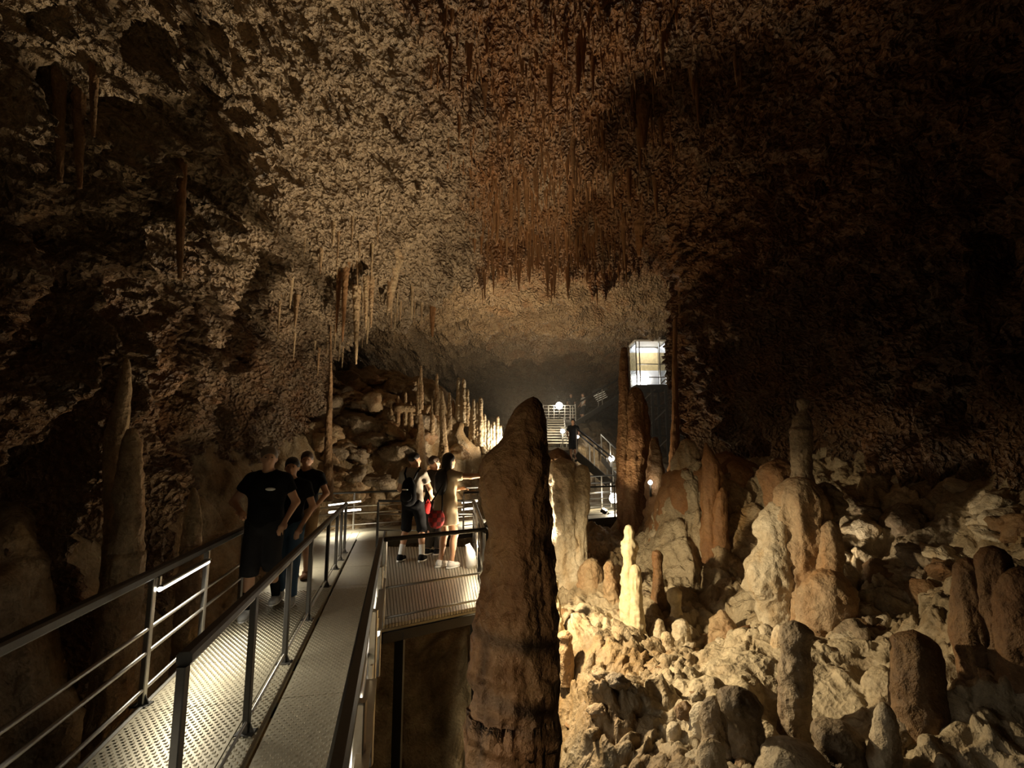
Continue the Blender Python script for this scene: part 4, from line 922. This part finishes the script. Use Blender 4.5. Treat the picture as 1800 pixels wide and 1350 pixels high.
spot_lamp('added fill floodlight in the hollow at the foot of the right wall', (2.2, 12.4, floor_z(2.2, 12.4) + 0.5), (4.6, 11.5, 5.0), POWER['rightwall_fill'], WARM, 90, 0.9)  # extra lamp put in to lift the dark right wall
spot_lamp('small added fill floodlight beside the walkway lighting the left wall stalagmites', (-3.35, 7.6, -0.5), (-5.0, 6.3, 4.6), POWER['leftwall_fill'], WARM, 110, 1.0)  # added fill so the left wall and its stalagmites show
spot_lamp('small added fill floodlight hidden behind the pinkish fan lighting the pitted right bank', (3.95, 7.05, floor_z(3.95, 7.05) + 0.3), (5.6, 7.4, 1.0), POWER['bank'], NEUTRAL, 100, 0.9, r=0.06)  # hidden lamp added to brighten the bank shaded by the trunk
def globe_lamp(label, loc, power, r=0.1, pole=0.8, mat='coldglow', color=(1, .86, .62)):
    loc = Vector(loc); t = empty('post_lamp', loc - Vector((0, 0, pole)), 0, label, 'lamp')
    mb = MB(); mb.tube([loc - Vector((0, 0, pole)), loc - Vector((0, 0, r))], 0.025, 8); under(mb.build('pole', M['darkmetal'], t, True))
    mb = MB(); mb.tube([loc - Vector((0, 0, r)), loc - Vector((0, 0, r * .6)), loc, loc + Vector((0, 0, r * .6)), loc + Vector((0, 0, r))], [r * .5, r * .9, r * 1.1, r * .9, r * .4], 12); under(mb.build('shade', M[mat], t, True))
    L = bpy.data.lights.new('lamp_light', 'POINT'); L.energy = power; L.color = color; L.shadow_soft_size = r * 1.25
    lo = bpy.data.objects.new('lamp_light', L); C.objects.link(lo); lo.parent = t; lo.location = (0, -r * 2.2, pole + 0.05)
    return t
globe_lamp('brilliant white lamp above the dark far stairs', at(983, 713, 26.2), 150, 0.17, 0.75)
globe_lamp('small bright lamp at the foot of the dark far stairs', at(989, 758, 22.4), 150, 0.09, 0.7)
globe_lamp('white drum lamp standing on the low far landing', at(1080, 876, 16.3), 80, 0.15, 0.32)
globe_lamp('small lamp glinting at the right of the far steps', at(1075, 806, 18.8), 16, 0.10, 0.8)
globe_lamp('tiny round lamp in the ragged drip column', at(1143, 848, 11.2), 3, 0.045, 0.3)
fl = empty('floor_spotlight', at(829, 997, 8.1), 0, 'white cone-shaped floor spotlight on the platform right of the woman', 'lamp')
b0 = at(829, 997, 8.1); b0.z = 0.0; fl.location = b0
mb = MB(); mb.tube([b0, b0 + Vector((0, 0, .05)), b0 + Vector((-.02, 0, .22)), b0 + Vector((-.06, .02, .33))], [0.075, 0.085, 0.075, 0.04], 14); under(mb.build('housing', M['white'], fl, True))
mb = MB(); mb.tube([b0 + Vector((-.06, .02, .33)), b0 + Vector((-.066, .022, .345))], [0.035, 0.035], 12); under(mb.build('lens', M['lens'], fl, True))
L = bpy.data.lights.new('lamp_light', 'POINT'); L.energy = 14; L.color = NEUTRAL; L.shadow_soft_size = 0.03
lo = bpy.data.objects.new('lamp_light', L); C.objects.link(lo); lo.parent = fl; lo.location = (0.06, -0.2, 0.42)
L = bpy.data.lights.new('cabin_light', 'AREA'); L.size = 1.2; L.energy = POWER['lift']; L.color = (0.9, 0.93, 1.0)
lo = bpy.data.objects.new('cabin_light', L); C.objects.link(lo); lo.parent = lift; lo.location = (0, dep * 0.5, z1 - z0 - 0.06)
# ---------------------------------------------------------------- people: one smooth body each, with clothes as parts
class Field:
    def __init__(self, lo, hi, h):
        self.lo = np.array(lo, float); self.h = h
        n = np.ceil((np.array(hi, float) - self.lo) / h).astype(int) + 1
        self.ax = [self.lo[k] + h * np.arange(n[k]) for k in range(3)]
        self.F = np.full(n, 0.5, np.float32)
    def _sl(self, lo, hi, m):
        s = []
        for k in range(3):
            a = int(np.clip((lo[k] - m - self.lo[k]) / self.h, 0, len(self.ax[k]) - 1)); b = int(np.clip((hi[k] + m - self.lo[k]) / self.h + 2, 1, len(self.ax[k])))
            s.append(slice(a, b))
        return tuple(s)
    def _grid(self, s): return np.meshgrid(self.ax[0][s[0]], self.ax[1][s[1]], self.ax[2][s[2]], indexing='ij', sparse=True)
    def _join(self, s, d, k, sub=False):
        f = self.F[s]
        if sub: self.F[s] = np.maximum(f, -d); return
        t = np.clip(0.5 + 0.5 * (f - d) / k, 0, 1)
        self.F[s] = f + (d - f) * t - k * t * (1 - t)
    def cap(self, a, b, ra, rb, k=0.02, cut=False):
        a = np.array(a, float); b = np.array(b, float); r = max(ra, rb)
        s = self._sl(np.minimum(a, b) - r, np.maximum(a, b) + r, k + 0.05); x, y, z = self._grid(s)
        ba = b - a; L2 = float(ba @ ba) + 1e-9
        t0 = ((x - a[0]) * ba[0] + (y - a[1]) * ba[1] + (z - a[2]) * ba[2]) / L2; t = np.clip(t0, 0, 1)
        d = np.sqrt((x - a[0] - ba[0] * t) ** 2 + (y - a[1] - ba[1] * t) ** 2 + (z - a[2] - ba[2] * t) ** 2) - (ra + (rb - ra) * t)
        if cut: d = np.maximum(d, (t0 - 1) * math.sqrt(L2))
        self._join(s, d, k); return self
    def ell(self, c, r, k=0.02, yaw=0.0, piv=(0, 0), sub=False):
        c = np.array(c, float); r = np.array(r, float)
        if yaw:
            cs, sn = math.cos(yaw), math.sin(yaw); v = c[:2] - np.array(piv); c = np.array([piv[0] + cs * v[0] - sn * v[1], piv[1] + sn * v[0] + cs * v[1], c[2]])
        R = max(r); s = self._sl(c - R, c + R, k + 0.05); x, y, z = self._grid(s)
        X_, Y_, Z_ = x - c[0], y - c[1], z - c[2]
        if yaw: X_, Y_ = cs * X_ + sn * Y_, -sn * X_ + cs * Y_
        k0 = np.sqrt((X_ / r[0]) ** 2 + (Y_ / r[1]) ** 2 + (Z_ / r[2]) ** 2); k1 = np.sqrt((X_ / r[0] ** 2) ** 2 + (Y_ / r[1] ** 2) ** 2 + (Z_ / r[2] ** 2) ** 2) + 1e-6
        self._join(s, k0 * (k0 - 1) / k1, k, sub); return self
    def clip(self, axis, val, keep_above):
        shp = [1, 1, 1]; shp[axis] = -1; c = self.ax[axis].reshape(shp)
        self.F = np.maximum(self.F, (val - c) if keep_above else (c - val)).astype(np.float32); return self
    def mesh(self, name, wrinkle=0.0, seed=0):
        F = self.F
        if wrinkle:
            m = np.argwhere(np.abs(F) < 0.04); p = (self.lo + m * self.h).astype(np.float32)
            F = F.copy(); F[tuple(m.T)] += wrinkle * fbm(p * np.array([9, 9, 5]) + seed, 2)
        F = np.pad(F, 1, constant_values=0.5); S = F < 0
        nx, ny, nz = np.array(F.shape) - 1
        corner = [S[i:nx + i, j:ny + j, k:nz + k] for i in (0, 1) for j in (0, 1) for k in (0, 1)]
        cnt = sum(c.astype(np.int8) for c in corner); act = (cnt > 0) & (cnt < 8)
        cells = np.argwhere(act); idx = np.full(act.shape, -1, np.int32); idx[act] = np.arange(len(cells))
        acc = np.zeros((len(cells), 3)); num = np.zeros(len(cells))
        ci, cj, ck = cells.T
        for ax in range(3):
            o1, o2 = [q for q in range(3) if q != ax]
            for u in (0, 1):
                for v in (0, 1):
                    p = [ci, cj, ck]; q0 = np.stack(p, 1).copy(); q0[:, o1] += u; q0[:, o2] += v; q1 = q0.copy(); q1[:, ax] += 1
                    a = F[tuple(q0.T)]; b = F[tuple(q1.T)]; cr = (a < 0) != (b < 0); t = np.where(cr, a / (a - b + 1e-12), 0)
                    pos = q0.astype(float); pos[:, ax] += t
                    acc[cr] += pos[cr]; num[cr] += 1
        V = self.lo + (acc / num[:, None] - 1) * self.h
        quads = []
        for ax in range(3):
            o1, o2 = (ax + 1) % 3, (ax + 2) % 3
            a = [slice(1, -1)] * 3; b = [slice(1, -1)] * 3
            a[ax] = slice(0, -1); b[ax] = slice(1, None)
            sa, sb = S[tuple(a)], S[tuple(b)]
            for sign in (True, False):
                e = np.argwhere(sa & ~sb) if sign else np.argwhere(~sa & sb)
                if not len(e): continue
                g = e.copy(); g[:, o1] += 1; g[:, o2] += 1     # grid vertex
                def cell(d1, d2):
                    c = g.copy(); c[:, o1] += d1; c[:, o2] += d2; return idx[tuple(c.T)]
                q = np.stack([cell(-1, -1), cell(0, -1), cell(0, 0), cell(-1, 0)], 1)
                quads.append(q if sign else q[:, ::-1])
        Q = np.concatenate(quads); Q = Q[(Q >= 0).all(1)]
        # light smoothing
        for _ in range(2):
            nb = np.zeros_like(V); cn = np.zeros(len(V))
            for i in range(4):
                np.add.at(nb, Q[:, i], V[Q[:, (i + 1) % 4]]); np.add.at(cn, Q[:, i], 1)
                np.add.at(nb, Q[:, i], V[Q[:, (i - 1) % 4]]); np.add.at(cn, Q[:, i], 1)
            V = V * 0.5 + 0.5 * nb / np.maximum(cn, 1)[:, None]
        return np_mesh(name, V, Q)

SKIN = plain('skin', (0.52, 0.30, 0.19), 0.55, 0, 0.05, 30, 0.08)
TAN = plain('tanned_skin', (0.46, 0.25, 0.14), 0.55, 0, 0.05, 30, 0.08)
CL = {k: plain(k + '_cloth', c, 0.9, 0, 0.15, 60, 0.15, 0.12) for k, c in dict(black=(0.008, 0.008, 0.009), charcoal=(0.02, 0.02, 0.022), jeans=(0.05, 0.09, 0.15), khaki=(0.30, 0.20, 0.10), greyshirt=(0.30, 0.27, 0.23), beige=(0.42, 0.34, 0.22), white=(0.72, 0.71, 0.68), greyshoe=(0.42, 0.42, 0.40), red=(0.45, 0.03, 0.03), brownshoe=(0.14, 0.07, 0.035), dark=(0.03, 0.025, 0.02), paleshirt=(0.5, 0.46, 0.4)).items()}
HAIR = {k: plain(k + '_hair', c, 0.5, 0, 0.5, 80, 0.3) for k, c in dict(black=(0.012, 0.009, 0.008), brown=(0.05, 0.03, 0.018), grey=(0.16, 0.12, 0.09)).items()}
EYE_M = plain('eye_dark', (0.02, 0.015, 0.012), 0.2)

def person(label, loc, rz, height, feet, arms, head_yaw=0.0, skin=SKIN, hair='brown', long_hair=False, shirt='black', sleeve=0.55, hem=0.90, pants='black', leg_end=0.5, shoes='black', socks=None,
           lean=(0, 0), girth=1.0, voxel=0.0112, fingers=True, dress=None, lift=(0, 0), glasses=False):
    """feet: ((xr, yr), (xl, yl)) ankles; arms: ((elbow, wrist) right, left), in a 1.75 m figure facing +y with its right at +x"""
    t = empty('person', loc, rz, label, 'person'); t.scale = (height / 1.75,) * 3
    lx, ly = lean
    def ln(p): f = max(0, (p[2] - 0.9)) / 0.8; return (p[0] + lx * f, p[1] + ly * f, p[2])
    lo = (-0.75, -0.7, -0.02); hi = (0.75, 0.75, 1.82)
    pts = [e for a in arms for e in a]
    lo = (min(-0.34, min(p[0] for p in pts) - 0.2), min(-0.32, min(p[1] for p in pts) - 0.2, min(f[1] for f in feet) - 0.2), -0.02)
    hi = (max(0.34, max(p[0] for p in pts) + 0.2), max(0.34, max(p[1] for p in pts) + 0.2, max(f[1] for f in feet) + 0.3), 1.82)
    g = girth
    hips, knees, ankles = [], [], []
    for i, sx_ in enumerate((1, -1)):
        h0 = np.array([0.09 * sx_, 0, 0.92]); an = np.array([feet[i][0], feet[i][1], 0.09 + lift[i]])
        dv = an - h0; d_ = np.linalg.norm(dv); L = 0.425; off = math.sqrt(max(0.0004, L * L - (d_ / 2) ** 2)) if d_ < 2 * L else 0.02
        hips.append(h0); ankles.append(an); knees.append((h0 + an) / 2 + np.array([0, 1, 0.15 * (feet[i][1] < -0.1)]) * off)
    sh = [np.array(ln((0.175 * s_, -0.01, 1.405))) for s_ in (1, -1)]
    body = Field(lo, hi, voxel)
    def torso(B, e, k=0.05):
        B.ell(ln((0, 0.0, 1.28)), (0.165 * g + e, 0.105 * g + e, 0.20 + e), k); B.ell(ln((0, 0.012 * g, 1.08)), (0.145 * g + e, 0.10 * g * g + e, 0.17 + e), k); B.ell((0, -0.01, 0.95), (0.165 * g + e, 0.115 * g + e, 0.12 + e), k)
        B.cap(sh[0] - [0.03, 0, 0.012], sh[1] + [0.03, 0, -0.012], 0.058 + e, 0.058 + e, k)
        for s_ in (0, 1): B.cap(np.array(ln((0, -0.015, 1.485))), sh[s_] - [0.03 * (1 - 2 * s_), 0.005, -0.005], 0.050 + e * 0.6, 0.050 + e, 0.03)
    torso(body, 0)
    nb = np.array(ln((0, -0.01, 1.45))); nh = np.array(ln((0, 0.02, 1.56))); body.cap(nb, nh, 0.056, 0.052, 0.03)
    hx, hy = ln((0, 0.015, 1.63))[:2]; piv = (hx, hy); yw = head_yaw
    def H(x, y, z): return (hx + x, hy + y, z)
    body.ell(H(0, -0.005, 1.65), (0.076, 0.096, 0.10), 0.02, yw, piv); body.ell(H(0, 0.035, 1.59), (0.054, 0.058, 0.068), 0.03, yw, piv)
    body.ell(H(0, 0.098, 1.615), (0.014, 0.022, 0.022), 0.012, yw, piv); body.ell(H(0, 0.090, 1.64), (0.010, 0.014, 0.03), 0.012, yw, piv)
    body.ell(H(0, 0.082, 1.572), (0.026, 0.012, 0.010), 0.008, yw, piv); body.ell(H(0, 0.07, 1.54), (0.022, 0.02, 0.02), 0.02, yw, piv)
    for s_ in (1, -1):
        body.ell(H(0.078 * s_, 0.0, 1.625), (0.012, 0.024, 0.034), 0.008, yw, piv); body.ell(H(0.031 * s_, 0.098, 1.645), (0.017, 0.014, 0.011), 0.01, yw, piv, True)
    for i, s_ in enumerate((1, -1)):
        el = np.array(arms[i][0], float); wr = np.array(arms[i][1], float)
        body.cap(sh[i], el, 0.052 * g, 0.041, 0.03); body.cap(el, wr, 0.042, 0.027, 0.02)
        d = (wr - el) / (np.linalg.norm(wr - el) + 1e-6); side = np.cross(d, [0, 0, 1.0])
        side = np.array([1.0, 0, 0]) if np.linalg.norm(side) < 0.3 else side / np.linalg.norm(side)
        curl = np.cross(side, d)
        pm = wr + d * 0.085
        body.cap(wr, pm, 0.026, 0.030, 0.015); body.cap(pm - side * 0.022, pm + side * 0.022, 0.017, 0.017, 0.012)
        if fingers:
            for q, ln_ in zip((-0.030, -0.010, 0.011, 0.031), (0.062, 0.075, 0.078, 0.068)):
                a = pm + side * q; m_ = a + d * ln_ * 0.6 + curl * -0.012; e = m_ + d * ln_ * 0.4 + curl * -0.028
                body.cap(a, m_, 0.0105, 0.0098, 0.006); body.cap(m_, e, 0.0098, 0.0088, 0.004)
            a = wr + d * 0.03 + side * 0.024 * s_; m_ = a + d * 0.035 + side * 0.028 * s_; body.cap(a, m_, 0.014, 0.011, 0.008); body.cap(m_, m_ + d * 0.034 - curl * 0.01, 0.011, 0.0095, 0.004)
        body.cap(hips[i], knees[i], 0.086 * g, 0.058, 0.04); body.cap(knees[i], ankles[i], 0.054, 0.036, 0.03)
        cm = knees[i] * 0.65 + ankles[i] * 0.35 + np.array([0, -0.022, 0]); body.ell(cm, (0.050, 0.052, 0.11), 0.03)
        body.cap(ankles[i] - [0, 0.02, 0.05], ankles[i] + [0, 0.13, -0.062], 0.036, 0.028, 0.02)
    def part(name, B, mat, wr=0.0, seed=1):
        o = link(name, B.mesh(name, wr, seed), mat, t); return o
    part('body', body, skin)
    # eyes
    for s_ in (1, -1):
        e = Field((hx - 0.2, hy - 0.2, 1.6), (hx + 0.2, hy + 0.2, 1.7), 0.006); e.ell(H(0.031 * s_, 0.084, 1.645), (0.013, 0.010, 0.0075), 0.004, yw, piv); part('eye', e, EYE_M)
    if glasses:
        e = Field((hx - 0.2, hy - 0.2, 1.58), (hx + 0.2, hy + 0.2, 1.72), 0.007)
        for s_ in (1, -1):
            e.ell(H(0.034 * s_, 0.104, 1.643), (0.026, 0.008, 0.018), 0.004, yw, piv); e.ell(H(0.080 * s_, 0.05, 1.65), (0.007, 0.055, 0.008), 0.004, yw, piv)
        e.ell(H(0, 0.108, 1.648), (0.03, 0.007, 0.007), 0.004, yw, piv); part('glasses', e, EYE_M)
    # hair
    hr = Field((hx - 0.3, hy - 0.34, 1.0), (hx + 0.3, hy + 0.3, 1.85), 0.011)
    hr.ell(H(0, -0.014, 1.675), (0.088, 0.103, 0.098), 0.02, yw, piv)
    if long_hair:
        hr.ell(H(0, -0.05, 1.56), (0.098, 0.075, 0.13), 0.05, yw, piv)
        b2 = ln((0, -0.13, 1.31)); hr.ell((b2[0], b2[1], b2[2]), (0.14, 0.065, 0.21), 0.06, yw * 0.5, piv)
        hr.ell(H(0, 0.075, 1.60), (0.075, 0.07, 0.09), 0.01, yw, piv, True)
    else:
        hr.ell(H(0, 0.085, 1.60), (0.088, 0.085, 0.085), 0.01, yw, piv, True); hr.ell(H(0, 0.03, 1.54), (0.11, 0.10, 0.075), 0.01, yw, piv, True)
    part('hair', hr, HAIR[hair], 0.008, 3)
    # upper garment
    B = Field(lo, hi, 0.0145); torso(B, 0.020, 0.05)
    z_hem = hem
    if dress: B.cap((0, 0, 0.98), (0, 0, dress - 0.02), 0.175, 0.215, 0.06)
    B.clip(2, z_hem if not dress else dress, True)
    for i in (0, 1):
        el = np.array(arms[i][0], float); e = sh[i] + (el - sh[i]) * sleeve
        B.cap(sh[i], e, 0.072 * g, 0.066 * g, 0.03, cut=True)
    B.clip(2, 1.515, False)
    B.ell((nb[0], nb[1] + 0.03, 1.53), (0.072, 0.08, 0.05), sub=True)
    part('dress' if dress else 'shirt', B, CL[shirt], 0.010, 5)
    # trousers or shorts
    if pants:
        B = Field(lo, hi, 0.0145); e = 0.014
        B.ell((0, -0.01, 0.95), (0.165 * g + e, 0.118 * g + e, 0.13 + e), 0.05)
        for i in (0, 1):
            hp, kn, an = hips[i], knees[i], ankles[i]
            if leg_end > 0.48:
                q = hp + (kn - hp) * min(1.0, (0.92 - leg_end) / 0.42); B.cap(hp, q, 0.105 * g, 0.092 * g, 0.04, cut=True)
            else:
                B.cap(hp, kn, 0.103 * g, 0.082 * g, 0.04); f = min(1, (0.48 - leg_end) / 0.40); q = kn + (an - kn) * f; B.cap(kn, q, 0.082 * g, 0.068 if f > .6 else 0.085 * g, 0.03, cut=True)
        B.clip(2, 1.03, False)
        part('trousers' if leg_end < 0.3 else 'shorts', B, CL[pants], 0.009, 9)
    for i in (0, 1):
        an = ankles[i]
        if socks:
            B = Field(an - 0.25, an + 0.3, 0.009); d = knees[i] - an; B.cap(an - [0, 0, 0.03], an + d * 0.42, 0.045, 0.050, 0.01, cut=True); part('sock', B, CL[socks])
        B = Field(an - [0.15, 0.2, 0.14], an + [0.15, 0.3, 0.12], 0.010)
        gz = an[2] - 0.09
        B.ell((an[0], an[1] - 0.02, gz + 0.05), (0.047, 0.07, 0.058), 0.02); B.ell((an[0], an[1] + 0.085, gz + 0.036), (0.050, 0.105, 0.044), 0.03); B.cap((an[0], an[1] - 0.01, gz + 0.06), (an[0], an[1], gz + 0.105), 0.05, 0.05, 0.02, cut=True)
        B.clip(2, gz + 0.002, True); sh_o = part('shoe', B, CL[shoes])
        B = Field(an - [0.15, 0.2, 0.14], an + [0.15, 0.3, 0.12], 0.011)
        B.ell((an[0], an[1] + 0.035, gz + 0.012), (0.054, 0.155, 0.05), 0.02); B.clip(2, gz + 0.024, False); B.clip(2, gz + 0.0, True)
        so = link('sole', B.mesh('sole'), CL['white'] if shoes in ('white', 'black', 'greyshoe') else CL['dark'], sh_o)
    return t

RZ_W = math.pi + 0.218
# the group walking towards the camera in the left lane
p = gnd(456, 1080); p1 = person('man in black T-shirt and dark knee-length shorts leading the group on the walkway', (p.x, p.y, 0), RZ_W - 0.05, 1.78,
    ((0.09, 0.13), (-0.10, -0.22)), (((0.33, 0.02, 1.17), (0.20, 0.21, 1.10)), ((-0.30, -0.02, 1.16), (-0.24, 0.15, 0.98))), head_yaw=0.25, hair='grey', shirt='black', pants='charcoal', leg_end=0.40, shoes='greyshoe', socks='black', girth=1.12, hem=0.86, lift=(0, 0.06))
lg = Field((-0.2, 0, 1.2), (0.2, 0.3, 1.45), 0.006); lg.ell((-0.07, 0.148, 1.31), (0.055, 0.012, 0.018), 0.01); o = link('chest_logo', lg.mesh('chest_logo'), CL['white'], p1); o['label'] = 'small white oval logo on the chest'
p = gnd(497, 1060); person('person in black top and blue jeans walking right behind the leading man', (p.x + 0.02, p.y, 0), RZ_W, 1.66,
    ((0.08, -0.10), (-0.09, 0.12)), (((0.25, 0.0, 1.14), (0.22, 0.16, 0.96)), ((-0.27, 0.0, 1.15), (-0.17, 0.17, 0.93))), hair='black', shirt='black', pants='jeans', leg_end=0.10, shoes='greyshoe', socks=None, lift=(0.03, 0))
p = gnd(529, 1014); person('man in black T-shirt with bare legs last in the walking group', (p.x, p.y, 0), RZ_W - 0.1, 1.74,
    ((0.09, -0.02), (-0.09, 0.10)), (((0.27, 0.0, 1.15), (0.13, 0.22, 1.02)), ((-0.30, 0.02, 1.16), (-0.20, 0.20, 0.99))), hair='brown', shirt='black', pants='khaki', leg_end=0.54, shoes='brownshoe', girth=1.1, head_yaw=0.15, hem=0.9)
# the three on the viewing platform
pb = (gnd(705, 990) + gnd(741, 982)) / 2
boy_rz = -0.22
person('young man with black shorts, white socks and a dark backpack seen from behind', (pb.x, pb.y, 0), boy_rz, 1.73,
    ((0.17, 0.02), (-0.17, -0.06)), (((0.27, 0.06, 1.15), (0.22, 0.26, 1.04)), ((-0.27, 0.04, 1.15), (-0.16, 0.25, 1.05))), head_yaw=-0.95, hair='black', shirt='greyshirt', pants='black', leg_end=0.46, shoes='black', socks='white', hem=0.9, sleeve=0.6)
pf = at(759, 985, 9.15); person('person in sunglasses half hidden behind the young man with the backpack', (pf.x, pf.y, 0), -0.5, 1.67,
    ((0.08, 0.05), (-0.08, -0.03)), (((0.24, 0.06, 1.14), (0.14, 0.24, 1.00)), ((-0.25, 0.04, 1.14), (-0.12, 0.24, 1.02))), head_yaw=-0.75, hair='brown', shirt='dark', pants='dark', leg_end=0.10, shoes='black', glasses=True)
pw = (gnd(772, 997) + gnd(792, 999)) / 2
wrz = -0.62
person('woman with long black hair in a beige playsuit pointing to the right', (pw.x, pw.y, 0), wrz, 1.72,
    ((0.10, 0.04), (-0.10, 0.0)), (((0.40, 0.14, 1.40), (0.60, 0.30, 1.42)), ((-0.20, 0.16, 1.14), (0.00, 0.30, 1.18))), head_yaw=-0.25, skin=TAN, hair='black', long_hair=True, shirt='beige', dress=0.66, pants=None, shoes='white', sleeve=0.45, lean=(0.02, 0.03))
# far figures
def far_person(label, px, py, Y, z, rz, h, shirt, pants, hair='brown'):
    q = at(px, py, Y); person(label, (q.x, Y, z), rz, h, ((0.09, 0.02), (-0.09, 0.0)), (((0.25, 0.04, 1.15), (0.18, 0.2, 1.0)), ((-0.25, 0.04, 1.15), (-0.18, 0.2, 1.0))), hair=hair, shirt=shirt, pants=pants, leg_end=0.5, shoes='dark', voxel=0.024, fingers=False)
zt = t0.z
far_person('tiny dark figure standing on the top landing by the mesh fence', 1004, 735, 29.5, zt, 3.4, 1.75, 'charcoal', 'charcoal')
far_person('tiny figure in a pale shirt at the right end of the top landing', 1026, 735, 29.0, zt, 1.9, 1.72, 'paleshirt', 'charcoal')
far_person('dark figure descending the far stairs with a small torch', 1008, 790, 20.5, at(1008, 812, 20.5).z, 2.9, 1.70, 'black', 'black', 'black')
tq = at(1015, 768, 20.2); globe = empty('torch', tq, 0, 'bluish white torch held by the dark figure on the far stairs', 'torch')
mb = MB(); mb.tube([tq + Vector((-.06, .05, 0)), tq], 0.02, 8); under(mb.build('handle', M['black'], globe, True))
mb = MB(); mb.tube([tq, tq + Vector((0, -.03, 0)), tq + Vector((.01, -.08, 0))], [0.03, 0.06, 0.05], 10); under(mb.build('head', M['coldglow'], globe, True))

# ---------------------------------------------------------------- things they carry
def local(root, rz, s, q):
    c, n = math.cos(rz), math.sin(rz); return Vector((root[0] + s * (c * q[0] - n * q[1]), root[1] + s * (n * q[0] + c * q[1]), s * q[2]))
bp = empty('backpack', (pb.x, pb.y, 0), boy_rz, 'black backpack with a small white label on the young man', 'backpack'); bp.scale = (1.73 / 1.75,) * 3
B = Field((-0.3, -0.5, 0.8), (0.3, 0.2, 1.6), 0.01); B.ell((0, -0.19, 1.14), (0.125, 0.075, 0.22), 0.05); B.ell((0, -0.20, 1.02), (0.135, 0.085, 0.13), 0.05); link('bag_body', B.mesh('bag_body', 0.008), CL['black'], bp)
B = Field((-0.3, -0.5, 0.8), (0.3, 0.2, 1.6), 0.01); B.ell((0, -0.265, 1.05), (0.10, 0.035, 0.09), 0.03); link('front_pocket', B.mesh('front_pocket', 0.006), CL['charcoal'], bp)
mb = MB(); mb.box((-0.065, -0.305, 1.155), (0.025, -0.268, 1.172)); link('label_patch', mb.build('label_patch', CL['white'], bp).data, None) if False else mb.build('label_patch', CL['white'], bp)
for s_ in (1, -1):
    mb = MB(); mb.tube([(0.07 * s_, -0.15, 1.32), (0.105 * s_, -0.13, 1.42), (0.12 * s_, -0.03, 1.505), (0.125 * s_, 0.09, 1.43), (0.14 * s_, 0.13, 1.25), (0.13 * s_, 0.02, 1.05), (0.10 * s_, -0.13, 0.98)], 0.017, 8); mb.build('strap', CL['black'], bp, True)
bag_m, nt, bs = new_mat('red_plaid')
ck = nt.nodes.new('ShaderNodeTexChecker'); ck.inputs['Scale'].default_value = 16; ck.inputs['Color1'].default_value = (0.42, 0.025, 0.025, 1); ck.inputs['Color2'].default_value = (0.16, 0.02, 0.02, 1)
tc = nt.nodes.new('ShaderNodeTexCoord'); nt.links.new(tc.outputs['Object'], ck.inputs['Vector']); nt.links.new(ck.outputs['Color'], bs.inputs['Base Color']); bs.inputs['Roughness'].default_value = 0.8
hb = at(767, 908, pw.y - 0.30); hbag = empty('shoulder_bag', hb - Vector((0, 0, 0.2)), 0.3, 'red plaid shoulder bag hanging at the pointing woman\'s hip', 'bag')
B = Field((-0.2, -0.15, -0.05), (0.2, 0.15, 0.5), 0.01); B.ell((0, 0, 0.17), (0.125, 0.055, 0.15), 0.04); B.clip(2, 0.29, False); link('bag_body', B.mesh('bag_body', 0.01), bag_m, hbag)
mb = MB(); mb.tube([(-0.09, 0, 0.26), (-0.05, 0.02, 0.44), (0.10, 0.08, 0.66), (0.13, 0.12, 0.70), (0.10, 0.10, 0.55), (0.09, 0.02, 0.27)], 0.012, 8); mb.build('strap', CL['dark'], hbag, True)
rb_ = at(752, 893, 9.0); red = empty('red_pouch', rb_, 0.4, 'small red pouch held between the young man and the person in sunglasses', 'bag')
B = Field((-0.15, -0.12, -0.2), (0.15, 0.12, 0.2), 0.01); B.ell((0, 0, 0), (0.065, 0.04, 0.10), 0.03); link('pouch_body', B.mesh('pouch_body', 0.006), CL['red'], red)
mb = MB(); mb.tube([(-0.03, 0, 0.09), (0, 0, 0.15), (0.03, 0, 0.09)], 0.008, 6); mb.build('loop', CL['red'], red, True)
# ---------------------------------------------------------------- thin mist in the far chamber
mb = MB(); mb.box((-6.5, 15.5, 0.5), (10.5, 36.0, 8.6))
hz_m = bpy.data.materials.new('mist'); hz_m.use_nodes = True
nt = hz_m.node_tree; nt.nodes.remove(nt.nodes['Principled BSDF'])
vs = nt.nodes.new('ShaderNodeVolumeScatter'); vs.inputs['Density'].default_value = 0.0055; vs.inputs['Anisotropy'].default_value = 0.25; vs.inputs['Color'].default_value = (1.0, 0.93, 0.84, 1)
nt.links.new(vs.outputs[0], nt.nodes['Material Output'].inputs['Volume'])
hz = mb.build('mist', hz_m); tag(hz, 'thin mist glowing around the lamps of the far chamber', 'mist', kind='stuff')
